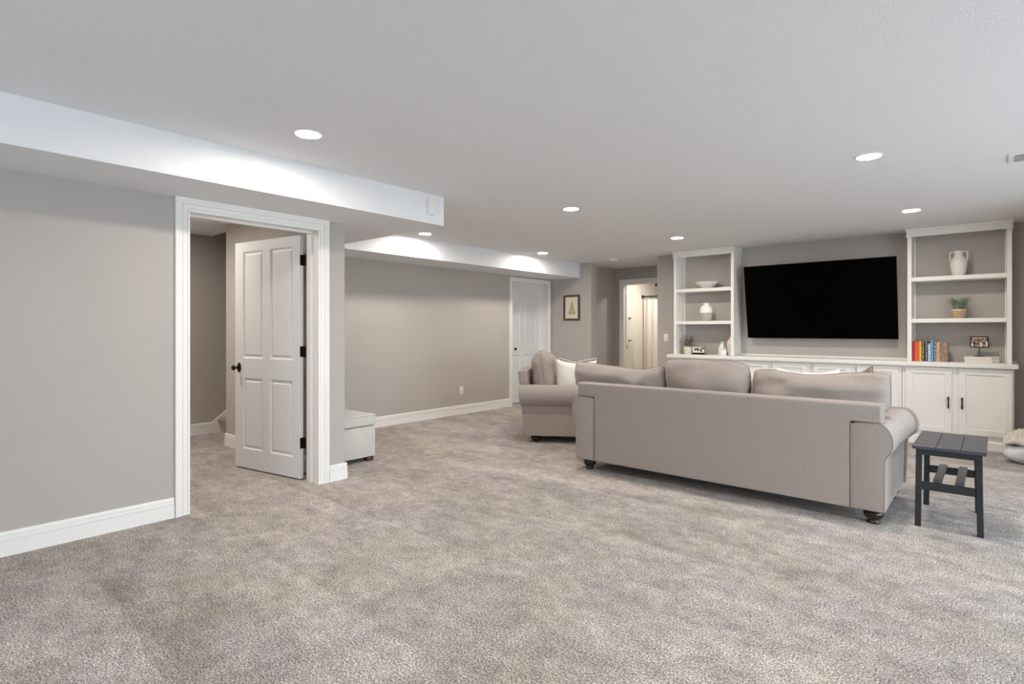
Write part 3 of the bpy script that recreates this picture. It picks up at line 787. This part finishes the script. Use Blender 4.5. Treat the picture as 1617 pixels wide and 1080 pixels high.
pillow('back_cushion', 'taupe back cushion on the loveseat, seen edge on beside the closed door', 0.54, 0.585, 0.26, a, LRZ + 0.05, 0.13, M['sofa'], M['sofa_pipe'], 'back cushions of the loveseat', seed=6, sag=0.0, ear=0.0, wr=0.04, rnd=(0.08, 0.08))
a = loc_love(-0.28, 0.215, 0.435)
pillow('back_cushion', 'taupe back cushion on the loveseat, farther from the camera', 0.54, 0.52, 0.27, a, LRZ, 0.10, M['sofa'], M['sofa_pipe'], 'back cushions of the loveseat', seed=8, sag=0.0, ear=0.03)
a = loc_love(0.40, 0.545, 0.437)
pillow('throw_pillow', 'bright white throw pillow on the loveseat', 0.44, 0.475, 0.15, a, 0.66, 0.10, M['pilw'], M['pilw'], G2, seed=7, ear=0.07, n=16, roll=0.03)
a = loc_love(0.22, 0.57, 0.437)
pillow('throw_pillow', 'dark taupe throw pillow behind the white loveseat pillow', 0.42, 0.49, 0.12, a, 0.70, 0.10, M['pilt'], M['pilw'], G2, seed=9, ear=0.05, n=16)

# ------------------------------------------------------------------ ottoman
t = thing('ottoman', 'light grey storage ottoman half hidden by the wall end', 'ottoman', (-4.845, 2.975, 0))
obj('body', box(-0.262, 0.262, -0.262, 0.262, 0.045, 0.338, 0.006, 2), M['otto'], t)
lid = obj('lid', box(-0.268, 0.268, -0.268, 0.268, 0.345, 0.452, 0.014, 3), M['otto'], t)
bm = bmesh.new()
add_tube(bm, [(x * 0.266, y * 0.266, 0.440) for x, y in ((-1, -1), (1, -1), (1, 1), (-1, 1))], 0.004, 6, closed=True)
obj('seam', bm, mat('grey_seam_thread', (0.36, 0.36, 0.36), 0.9, var=0.1), lid)
for sx in (-1, 1):
    for sy in (-1, 1):
        obj('foot', box(sx * 0.215 - 0.035, sx * 0.215 + 0.035, sy * 0.215 - 0.035, sy * 0.215 + 0.035, 0, 0.0445, 0.003, 1), M['brown'], t)

# ------------------------------------------------------------------ side table
t = thing('side_table', 'black slatted outdoor side table beside the sofa arm', 'table', (-0.2285, 4.755, 0))
for i in range(3):
    a = -0.184 + i * 0.1235
    obj('plank', box(a, a + 0.1218, -0.335, 0.335, 0.505, 0.527, 0.002, 1), M['stool_sheen'], t, smooth=False)
for y in (-0.300, 0.283):
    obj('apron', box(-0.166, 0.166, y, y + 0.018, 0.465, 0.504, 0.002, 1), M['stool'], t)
def leg_bm(sx, sy):
    bm = bmesh.new(); k = 0.022 if (sx > 0 and sy > 0) else 0.0
    top = (sx * 0.150 - k, sy * 0.283); bot = (sx * 0.156 - k, sy * 0.290)
    ring = []
    for (cx, cy), z in ((bot, 0.0), (top, 0.464)):
        ring.append([bm.verts.new((cx + a * 0.0165, cy + b * 0.017, z)) for a, b in ((-1, -1), (1, -1), (1, 1), (-1, 1))])
    A, B = ring
    bm.faces.new(A[::-1]); bm.faces.new(B)
    for i in range(4): bm.faces.new((A[i], A[(i + 1) % 4], B[(i + 1) % 4], B[i]))
    bmesh.ops.bevel(bm, geom=bm.edges[:], offset=0.002, segments=1, affect='EDGES')
    return bm
for sx in (-1, 1):
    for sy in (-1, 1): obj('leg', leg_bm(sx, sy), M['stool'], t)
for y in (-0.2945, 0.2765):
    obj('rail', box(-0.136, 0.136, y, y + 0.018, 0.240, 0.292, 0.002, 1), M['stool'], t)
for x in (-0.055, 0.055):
    obj('shelf_slat', box(x - 0.023, x + 0.023, -0.285, 0.285, 0.2925, 0.309, 0.002, 1), M['stool_sheen'], t)

# ------------------------------------------------------------------ floor cushion and knit throw by the cabinets
def blob(w, d, h, seed, rib=None, n=44, pw=3.2, droop=0.0, wr=0.02):
    bm = bmesh.new(); grid = {}
    for side in (-1, 1):
        for i in range(n + 1):
            for j in range(n + 1):
                u, v = math.sin((-1 + 2 * i / n) * PI / 2), math.sin((-1 + 2 * j / n) * PI / 2)
                edge = i in (0, n) or j in (0, n)
                if edge and side == 1: grid[side, i, j] = grid[-1, i, j]; continue
                th = h / 2 * (max(0, 1 - abs(u) ** pw) * max(0, 1 - abs(v) ** pw)) ** 0.35
                # round the plan outline
                k = 1 - 0.10 * (u * v) ** 2
                z = side * th + (noise.noise(Vector((u * 2 + seed, v * 2, side))) * wr if not edge else 0)
                if rib and side == 1: z += rib[1] * math.sin(rib[0] * (u + 0.35 * v + 0.12 * math.sin(3 * v))) * min(1, th / (h * 0.15))
                if side == -1: z = max(z, -h / 2 * 0.98)
                grid[side, i, j] = bm.verts.new((u * w / 2 * k, v * d / 2 * k, z + h / 2 - droop * max(0, abs(u) - 0.6)))
    for side in (-1, 1):
        for i in range(n):
            for j in range(n):
                q = [grid[side, i, j], grid[side, i + 1, j], grid[side, i + 1, j + 1], grid[side, i, j + 1]]
                bm.faces.new(q if side > 0 else q[::-1])
    return bm
t = thing('floor_cushion', 'grey and white quilted floor cushion on the carpet under the knit throw', 'cushion', (0.315, 7.30, 0.0), -0.20)
obj('cover', blob(0.50, 0.48, 0.175, 2, rib=(15, 0.006), n=40), M['quilt'], t, angle=80)
t = thing('throw_blanket', 'cream ribbed knit throw heaped on the grey quilted floor cushion', 'blanket', (0.315, 7.32, 0.165), -0.16)
obj('cover', blob(0.51, 0.52, 0.12, 5, rib=(46, 0.013), n=110, droop=0.10, wr=0.025), M['knit'], t, angle=80)

# ------------------------------------------------------------------ things on the shelves
Z1, Z2, Z3 = 0.9155, 0.916 + 0.437 + 0.0465, 0.916 + 0.907 + 0.0465
t = thing('bowl', 'shallow white bowl on the upper bookcase shelf', 'bowl', (-3.160, 7.92, Z3))
obj('shell', lathe([(0, 0.0), (0.055, 0.0), (0.06, 0.004), (0.10, 0.026), (0.145, 0.060), (0.172, 0.092), (0.168, 0.094), (0.138, 0.064), (0.095, 0.033), (0.05, 0.012), (0, 0.010)], 48), M['ceram'], t, angle=60)
t = thing('vase', 'two-tone vase, white above and greige below, on the middle shelf', 'vase', (-3.160, 7.91, Z2))
lo = [(0, 0), (0.060, 0), (0.068, 0.006), (0.080, 0.06), (0.087, 0.118)]
hi = [(0.0872, 0.118), (0.088, 0.150), (0.083, 0.185), (0.068, 0.212), (0.042, 0.226), (0.038, 0.236), (0.039, 0.258), (0.034, 0.259), (0.032, 0.22), (0, 0.21)]
obj('lower_body', lathe(lo, 40), M['stone'], t, angle=60, label='unglazed greige lower half')
obj('upper_body', lathe(hi, 40), M['ceramw'], t, angle=60)

t = thing('potted_plant', 'small sage-green leafy plant in a whitewashed pot on the counter', 'plant', (-3.425, 7.90, Z1))
obj('pot', lathe([(0, 0), (0.052, 0), (0.058, 0.01), (0.066, 0.09), (0.066, 0.108), (0.060, 0.108), (0.057, 0.092), (0, 0.090)], 28), M['potw'], t)
rnd = random.Random(3)
bm = bmesh.new(); bms = bmesh.new()
for k in range(46):
    a = rnd.uniform(0, 2 * PI); l = rnd.uniform(0.06, 0.19); sp = rnd.uniform(0.02, 0.115)
    p0 = Vector((0.03 * math.cos(a), 0.03 * math.sin(a), 0.088)); p2 = Vector((sp * math.cos(a), min(sp * math.sin(a), 0.12), 0.09 + l)); p1 = (p0 + p2) / 2 + Vector((0, 0, 0.03))
    pts = [p0, p1, p2]; add_tube(bms, pts, 0.0013, 4)
    for s in range(9):
        f = 0.25 + 0.75 * s / 8; c = p0 * (1 - f) ** 2 + p1 * 2 * f * (1 - f) + p2 * f * f
        th = rnd.uniform(0, 2 * PI); d = Vector((math.cos(th), math.sin(th), rnd.uniform(-0.2, 0.7))).normalized(); q = d.cross(Vector((0, 0, 1))).normalized()
        ll, ww = rnd.uniform(0.024, 0.036), rnd.uniform(0.008, 0.012)
        vs = [bm.verts.new(c), bm.verts.new(c + d * ll * 0.5 + q * ww), bm.verts.new(c + d * ll), bm.verts.new(c + d * ll * 0.5 - q * ww)]
        bm.faces.new(vs)
obj('foliage', bm, M['sage'], t, smooth=False, kind='stuff')
obj('stems', bms, M['straw'], t, kind='stuff')
bm = bmesh.new()
for k in range(9):
    x = -0.105 + rnd.uniform(-0.025, 0.03); add_tube(bm, [(x * 0.55, -0.02, 0.085), (x, 0.0 + rnd.uniform(-.02, .02), 0.09), (x - 0.012, rnd.uniform(-.02, .02), rnd.uniform(0.02, 0.05)), (x - 0.005, 0.0, 0.006)], 0.003, 5)
obj('dry_trailing_stems', bm, M['straw'], t, kind='stuff')

def photo_mat(name, stops, scale, seed, stretch=(1, 1, 1)):
    m = mat(name, (0.5, 0.5, 0.5), 0.35); nt = m.node_tree; b = nt.nodes['Principled BSDF']
    tc = nt.nodes.new('ShaderNodeTexCoord'); mp = nt.nodes.new('ShaderNodeMapping'); mp.inputs['Location'].default_value = (seed, seed * 2, 0); mp.inputs['Scale'].default_value = stretch
    nt.links.new(tc.outputs['Object'], mp.inputs[0])
    n = nt.nodes.new('ShaderNodeTexNoise'); n.inputs['Scale'].default_value = scale; n.inputs['Detail'].default_value = 2; nt.links.new(mp.outputs[0], n.inputs['Vector'])
    r = nt.nodes.new('ShaderNodeValToRGB'); r.color_ramp.interpolation = 'CONSTANT'
    el = r.color_ramp.elements
    while len(el) < len(stops): el.new(0.5)
    for e, (p, c) in zip(el, stops): e.position = p; e.color = (*c, 1)
    nt.links.new(n.outputs['Fac'], r.inputs['Fac']); nt.links.new(r.outputs['Color'], b.inputs['Base Color'])
    return m
def flat(bm, x0, x1, z0, z1, y):
    bm.faces.new([bm.verts.new(p) for p in ((x0, y, z0), (x1, y, z0), (x1, y, z1), (x0, y, z1))])

# small group photo in a thin frame with a foot, by the plant
t = thing('framed_photo', 'small thin framed photo of a group beside the leafy plant', 'photo frame', (-3.262, 7.88, Z1), 0.0)
w, h = 0.095, 0.122
fr = bmesh.new()
for a in ((-w, w, h - 0.005, h), (-w, w, 0.02, 0.025), (-w, -w + 0.005, 0.025, h - 0.005), (w - 0.005, w, 0.025, h - 0.005)): add_box(fr, a[0], a[1], -0.006, 0.006, a[2], a[3])
obj('frame', fr, M['dark'], t, smooth=False)
obj('photo', box(-w + 0.005, w - 0.005, -0.002, 0.002, 0.025, h - 0.005), mat('photo_snow', (0.74, 0.70, 0.66), 0.4, var=0.05, vscale=40), t, smooth=False)
bm = bmesh.new()
for x0, x1, z0, z1 in ((-0.085, 0.085, 0.098, 0.104), (-0.06, -0.035, 0.055, 0.088), (-0.033, -0.012, 0.058, 0.090), (-0.010, 0.012, 0.052, 0.088), (0.026, 0.05, 0.036, 0.070), (0.03, 0.046, 0.070, 0.086), (0.048, 0.082, 0.074, 0.100)):
    add_box(bm, x0, x1, -0.0026, -0.0021, z0, z1)
obj('printed_figures', bm, photo_mat('photo_people_ink', [(0.0, (0.03, 0.02, 0.02)), (0.5, (0.12, 0.06, 0.05)), (0.6, (0.3, 0.2, 0.17))], 90, 3), t, smooth=False)
bm = bmesh.new(); add_box(bm, -w, w + 0.03, -0.03, 0.03, 0.0, 0.006); add_box(bm, -w + 0.01, w - 0.01, 0.0065, 0.012, 0.006, 0.10)
obj('stand', bm, M['dark'], t, smooth=False)

def bottle(label, x, y, h, r, sh):
    t = thing('ceramic_bottle', label, 'ornament', (x, y, Z1), group='white ceramic ornaments')
    bm = lathe([(0, 0), (r * 0.92, 0), (r, 0.006), (r * 1.0, h * 0.45), (r * 0.92, h * 0.62), (r * 0.62, h * 0.76), (r * 0.50, h * 0.82), (r * 0.55, h * 0.90), (r * 0.56, h * 0.97), (r * 0.4, h), (0, h)], 28, sy=0.6)
    for v in bm.verts: v.co.x += sh * max(0, v.co.z / h - 0.55)
    obj('body', bm, M['ceramw'], t, angle=60)
    bm = lathe([(0, 0), (0.007, 0), (0.007, 0.003), (0, 0.003)], 12); bm.transform(Matrix.Translation((sh * 0.35, -r * 0.60 * 0.53 - 0.0005, h * 0.90)) @ Matrix.Rotation(PI / 2, 4, 'X'))
    obj('opening', bm, M['dark'], t, label='small dark hole')
    return t
bottle('taller white ceramic ornament with a small dark hole near its top', -2.948, 7.93, 0.188, 0.040, 0.035)
bottle('shorter white ceramic ornament standing before the taller one', -2.893, 7.86, 0.098, 0.044, 0.03)
t = thing('vase', 'tall slim cream vase half hidden by the bookcase stile', 'vase', (-2.8195, 7.93, Z1))
obj('body', lathe([(0, 0), (0.030, 0), (0.034, 0.008), (0.044, 0.08), (0.048, 0.15), (0.044, 0.195), (0.026, 0.222), (0.014, 0.232), (0.013, 0.256), (0.010, 0.257), (0.010, 0.22), (0, 0.21)], 28), M['cream'], t, angle=60)

t = thing('jug', 'white jug with two squared handles on the top shelf', 'jug', (-0.316, 7.93, Z3))
obj('body', lathe([(0, 0), (0.050, 0), (0.055, 0.005), (0.068, 0.05), (0.077, 0.11), (0.079, 0.140), (0.076, 0.168), (0.062, 0.198), (0.042, 0.222), (0.036, 0.242), (0.036, 0.262), (0.040, 0.280), (0.036, 0.282), (0.032, 0.262), (0.030, 0.235), (0, 0.22)], 44), M['ceram'], t, angle=60)
for s in (-1, 1):
    obj('handle', tube([(s * 0.034, 0, 0.266), (s * 0.050, 0, 0.270), (s * 0.066, 0, 0.271), (s * 0.0745, 0, 0.269), (s * 0.0765, 0, 0.260), (s * 0.0765, 0, 0.225), (s * 0.0765, 0, 0.190), (s * 0.072, 0, 0.165)], 0.0068, 10), M['ceram'], t)

t = thing('potted_grass', 'spiky green grass plant in a low tan woven pot', 'plant', (-0.313, 7.915, Z2))
obj('pot', lathe([(0, 0), (0.048, 0), (0.056, 0.008), (0.063, 0.035), (0.065, 0.088), (0.060, 0.088), (0.058, 0.076), (0, 0.074)], 36), M['pott'], t)
obj('rim', lathe([(0.0662, 0.089), (0.0662, 0.099), (0.060, 0.099), (0.060, 0.0885)], 36), M['cream'], t)
obj('soil', lathe([(0, 0.084), (0.0575, 0.082)], 24), M['soil'], t)
bm = bmesh.new(); rnd = random.Random(11)
for k in range(170):
    a = rnd.uniform(0, 2 * PI); r0 = rnd.uniform(0, 0.04); L_ = rnd.uniform(0.16, 0.30); out = rnd.uniform(0.02, 0.205) * (0.45 + 0.55 * L_ / 0.30)
    ca, sa = math.cos(a), math.sin(a); wd = rnd.uniform(0.003, 0.0052); dr = rnd.uniform(0.0, 0.05)
    prev = None
    for s in range(6):
        f = s / 5; rr = r0 + out * f ** 1.3; z = 0.083 + L_ * (f - 0.35 * f * f) - dr * f ** 3
        yy = max(-0.115, min(0.13, sa * rr)); c = Vector((ca * rr, yy, z)); ww = wd * (1 - f) ** 0.6
        q = Vector((-sa, ca, 0)) * ww
        cur = (bm.verts.new(c - q), bm.verts.new(c + q))
        if prev: bm.faces.new((prev[0], prev[1], cur[1], cur[0]))
        prev = cur
obj('foliage', bm, M['grass'], t, smooth=False, kind='stuff')

def spine_mat(name, c1, c2, seed, scale=60):
    """book cover colour with faint lettering-like blotches down the middle of the spine"""
    m = mat(name, c1, 0.5); nt = m.node_tree; b = nt.nodes['Principled BSDF']; L = nt.links.new
    tc = nt.nodes.new('ShaderNodeTexCoord'); sp = nt.nodes.new('ShaderNodeSeparateXYZ'); L(tc.outputs['Object'], sp.inputs[0])
    mp = nt.nodes.new('ShaderNodeMapping'); mp.inputs['Location'].default_value = (seed, 0, seed * 3); L(tc.outputs['Object'], mp.inputs[0])
    n = nt.nodes.new('ShaderNodeTexNoise'); n.inputs['Scale'].default_value = scale; n.inputs['Detail'].default_value = 0; L(mp.outputs[0], n.inputs['Vector'])
    g = nt.nodes.new('ShaderNodeMath'); g.operation = 'GREATER_THAN'; g.inputs[1].default_value = 0.5; L(n.outputs['Fac'], g.inputs[0])
    ab = nt.nodes.new('ShaderNodeMath'); ab.operation = 'ABSOLUTE'; L(sp.outputs['X'], ab.inputs[0])
    ls = nt.nodes.new('ShaderNodeMath'); ls.operation = 'LESS_THAN'; ls.inputs[1].default_value = 0.0065; L(ab.outputs[0], ls.inputs[0])
    mu = nt.nodes.new('ShaderNodeMath'); mu.operation = 'MULTIPLY'; L(g.outputs[0], mu.inputs[0]); L(ls.outputs[0], mu.inputs[1])
    mx = nt.nodes.new('ShaderNodeMix'); mx.data_type = 'RGBA'; mx.inputs[6].default_value = (*c1, 1); mx.inputs[7].default_value = (*c2, 1); L(mu.outputs[0], mx.inputs[0])
    L(mx.outputs[2], b.inputs['Base Color']); return m
M['pages'] = mat('book_pages', (0.74, 0.69, 0.58), 0.9, var=0.05, vscale=150)
books = [(0.024, 0.225, (0.42, 0.035, 0.022), (0.27, 0.02, 0.015), 'dark red book standing against the bookcase side'),
         (0.020, 0.222, (0.80, 0.15, 0.08), (0.72, 0.10, 0.06), 'coral red book beside the dark red one'),
         (0.021, 0.221, (0.72, 0.075, 0.025), (0.80, 0.14, 0.03), 'orange-red book beside the yellow one'),
         (0.021, 0.226, (0.85, 0.52, 0.04), (0.74, 0.42, 0.03), 'yellow book in the row'),
         (0.029, 0.218, (0.020, 0.022, 0.018), (0.50, 0.53, 0.42), 'black book with pale green lettering after the yellow one'),
         (0.031, 0.222, (0.012, 0.015, 0.016), (0.42, 0.43, 0.40), 'black book with white lettering beside the slim white one'),
         (0.022, 0.200, (0.74, 0.76, 0.78), (0.16, 0.17, 0.18), 'slim short white book in the row'),
         (0.029, 0.236, (0.045, 0.22, 0.50), (0.16, 0.48, 0.78), 'tall blue book in the row'),
         (0.024, 0.224, (0.010, 0.014, 0.024), (0.60, 0.60, 0.58), 'navy-black book beside the tall blue one'),
         (0.026, 0.221, (0.76, 0.48, 0.32), (0.33, 0.15, 0.08), 'peach book in the row'),
         (0.076, 0.224, (0.15, 0.085, 0.06), (0.44, 0.31, 0.26), 'thick brown mottled book at the open end of the row')]
x = -0.728
for i, (w, h, c1, c2, lab) in enumerate(books):
    t = thing('book', lab, 'book', (x + w / 2, 7.835, Z1), group='books standing in a row in the bookcase')
    if i == 10: m = mat('book_cover_mottled', c1, 0.55, col2=c2, vscale=38, detail=5)
    else: m = spine_mat('book_cover_%s' % ('abcdefghijk'[i]), c1, c2, i * 1.37, 110)
    bm = bmesh.new(); hw = w / 2 - 0.0006; dpt = 0.145
    add_box(bm, -hw, hw, 0, 0.003, 0, h); add_box(bm, -hw, -hw + 0.0022, 0.003, dpt, 0, h); add_box(bm, hw - 0.0022, hw, 0.003, dpt, 0, h)
    obj('cover', bm, m, t, smooth=False)
    obj('pages', box(-hw + 0.0024, hw - 0.0024, 0.0032, dpt - 0.004, 0.003, h - 0.004), M['pages'], t, smooth=False)
    x += w
for z, w, d, lab, xo in ((0.0, 0.285, 0.19, 'lower of two large white books lying flat on the counter', 0.004), (0.0335, 0.287, 0.18, 'upper of two large white books lying flat under the photo stand', 0.0)):
    t = thing('book', lab, 'book', (-0.122 + xo, 7.828, Z1 + z), group='large books lying flat')
    bm = bmesh.new(); hh = 0.033
    add_box(bm, -w / 2, w / 2, 0, d, 0, 0.003); add_box(bm, -w / 2, w / 2, 0, d, hh - 0.003, hh); add_box(bm, -w / 2, w / 2, 0, 0.003, 0.003, hh - 0.003)
    obj('cover', bm, mat('white_book_cloth', (0.72, 0.66, 0.61), 0.7, var=0.04, vscale=30), t, smooth=False)
    obj('pages', box(-w / 2 + 0.003, w / 2 - 0.003, 0.0032, d - 0.003, 0.0032, hh - 0.0032), M['pages'], t, smooth=False)
    obj('spine_label', box(w / 2 - 0.060, w / 2 - 0.004, -0.0012, -0.0002, 0.004, hh - 0.004), mat('book_label_greige', (0.50, 0.42, 0.36), 0.7, var=0.05), t, smooth=False, label='greige label at the end of the spine')
# photo on a black stand, on the flat books
t = thing('photo_stand', 'group photo in a black frame on a stem, on two flat books', 'photo frame', (-0.139, 7.90, Z1 + 0.067), 0.0)
w, h, z0 = 0.079, 0.122, 0.095
fr = bmesh.new()
for a in ((-w, w, z0 + h - 0.009, z0 + h), (-w, w, z0, z0 + 0.009), (-w, -w + 0.009, z0 + 0.009, z0 + h - 0.009), (w - 0.009, w, z0 + 0.009, z0 + h - 0.009)): add_box(fr, a[0], a[1], -0.006, 0.006, a[2], a[3])
obj('frame', fr, M['pull'], t, smooth=False)
ph = obj('photo', box(-w + 0.009, w - 0.009, -0.002, 0.002, z0 + 0.009, z0 + h - 0.009), photo_mat('group_photo_print', [(0.0, (0.03, 0.02, 0.018)), (0.44, (0.12, 0.06, 0.04)), (0.50, (0.42, 0.27, 0.18)), (0.58, (0.08, 0.045, 0.035)), (0.64, (0.5, 0.36, 0.27))], 55, 2.0, (1, 1, 0.7)), t, smooth=False)
bm = bmesh.new()
for x0, x1, z1, z2 in ((-0.068, -0.052, 0.012, 0.048), (0.006, 0.024, 0.012, 0.055), (0.055, 0.068, 0.012, 0.065), (-0.06, 0.06, 0.102, 0.109)): add_box(bm, x0, x1, -0.0026, -0.0021, z0 + z1, z0 + z2)
obj('printed_shirts', bm, mat('photo_white_ink', (0.72, 0.68, 0.64), 0.4, var=0.05), ph, smooth=False)
bm = bmesh.new(); add_box(bm, -0.004, 0.004, 0.007, 0.015, 0.006, z0 + 0.05); add_box(bm, -0.042, 0.042, -0.03, 0.04, 0.0005, 0.007)
obj('stand', bm, M['pull'], t, smooth=False)

# ------------------------------------------------------------------ bathroom seen through the far opening
def cloth_bm(w, h, waves, amp, th, top_pinch=0.0, n=60, flare=0.0):
    bm = bmesh.new(); rows = 10; G_ = []
    for side in (0, 1):
        g = []
        for j in range(rows + 1):
            v = j / rows; row = []
            for i in range(n + 1):
                u = i / n
                y = amp * math.sin(u * waves * 2 * PI + 0.6 * math.sin(v * 3)) * (0.55 + 0.45 * (1 - v))
                k = 1 - top_pinch * v + flare * (1 - v)
                row.append(bm.verts.new(((u - 0.5) * w * k, y + side * th, v * h)))
            g.append(row)
        G_.append(g)
    for g in G_:
        for j in range(rows):
            for i in range(n): bm.faces.new((g[j][i], g[j][i + 1], g[j + 1][i + 1], g[j + 1][i]))
    for a, b in (((0, i), (0, i + 1)) for i in range(n)):
        bm.faces.new((G_[0][0][a[1]], G_[0][0][b[1]], G_[1][0][b[1]], G_[1][0][a[1]]))
        bm.faces.new((G_[0][rows][a[1]], G_[0][rows][b[1]], G_[1][rows][b[1]], G_[1][rows][a[1]]))
    for j in range(rows):
        for i in (0, n): bm.faces.new((G_[0][j][i], G_[0][j + 1][i], G_[1][j + 1][i], G_[1][j][i]))
    return bm
t = thing('shower_rod', 'dark bronze shower rod with a round wall flange in the bathroom', 'shower rod', (-5.498, 10.42, 1.955))
obj('rod', tube([(0.002, 0, 0), (2.45, 0, 0)], 0.0125, 12), M['dark'], t)
bm = lathe([(0, 0), (0.036, 0), (0.036, 0.008), (0.022, 0.016), (0.016, 0.03), (0, 0.03)], 20); bm.transform(Matrix.Rotation(PI / 2, 4, 'Y')); obj('flange', bm, M['dark'], t)
t = thing('shower_fixture', 'dark shower arm high on the bathroom wall', 'shower head', (-5.50, 11.02, 2.235))
bm = lathe([(0, 0), (0.034, 0), (0.03, 0.012), (0.012, 0.018), (0, 0.018)], 16); bm.transform(Matrix.Rotation(PI / 2, 4, 'Y')); obj('flange', bm, M['dark'], t)
obj('arm', tube([(0.01, 0, 0), (0.10, 0, 0.0), (0.16, 0, -0.03)], 0.011, 10), M['dark'], t)
bm = lathe([(0.012, 0), (0.05, -0.05), (0.05, -0.06), (0, -0.06)], 20); bm.transform(Matrix.Translation((0.16, 0, -0.03)) @ Matrix.Rotation(0.5, 4, 'Y')); obj('head', bm, M['dark'], t)
t = thing('shower_curtain', 'cream shower curtain hanging from the rod in the bathroom', 'curtain', (-5.05, 10.42, 0.10))
bm = cloth_bm(0.84, 1.80, 6, 0.035, 0.003); obj('cloth', bm, M['curt'], t, angle=80)
bm = bmesh.new()
for i in range(7):
    x = -0.40 + i * 0.133; add_tube(bm, [(x + 0.0 * math.cos(a), 0.022 * math.cos(a), 1.84 + 0.038 * math.sin(a)) for a in [k * PI / 6 for k in range(12)]], 0.003, 5, closed=True)
obj('rings', bm, M['dark'], t)
t = thing('towel', 'cream hand towel hanging from a wall hook inside the bathroom', 'towel', (-5.455, 9.87, 0.42))
bm = cloth_bm(0.28, 0.62, 2, 0.02, 0.02, top_pinch=0.35); bm.transform(Matrix.Rotation(PI / 2, 4, 'Z')); obj('cloth', bm, M['towel'], t, angle=80)
def hook(label, z, y):
    t = thing('wall_hook', label, 'hook', (-5.50, y, z), group='dark wall hooks in the bathroom')
    bm = lathe([(0, 0), (0.022, 0), (0.022, 0.006), (0, 0.006)], 14); bm.transform(Matrix.Rotation(PI / 2, 4, 'Y')); obj('plate', bm, M['dark'], t)
    obj('peg', tube([(0.005, 0, 0), (0.04, 0, -0.004), (0.055, 0, 0.018)], 0.007, 8), M['dark'], t)
hook('dark wall hook just above the hanging towel', 1.06, 9.87)
hook('dark wall hook higher up the bathroom wall', 1.50, 9.87)
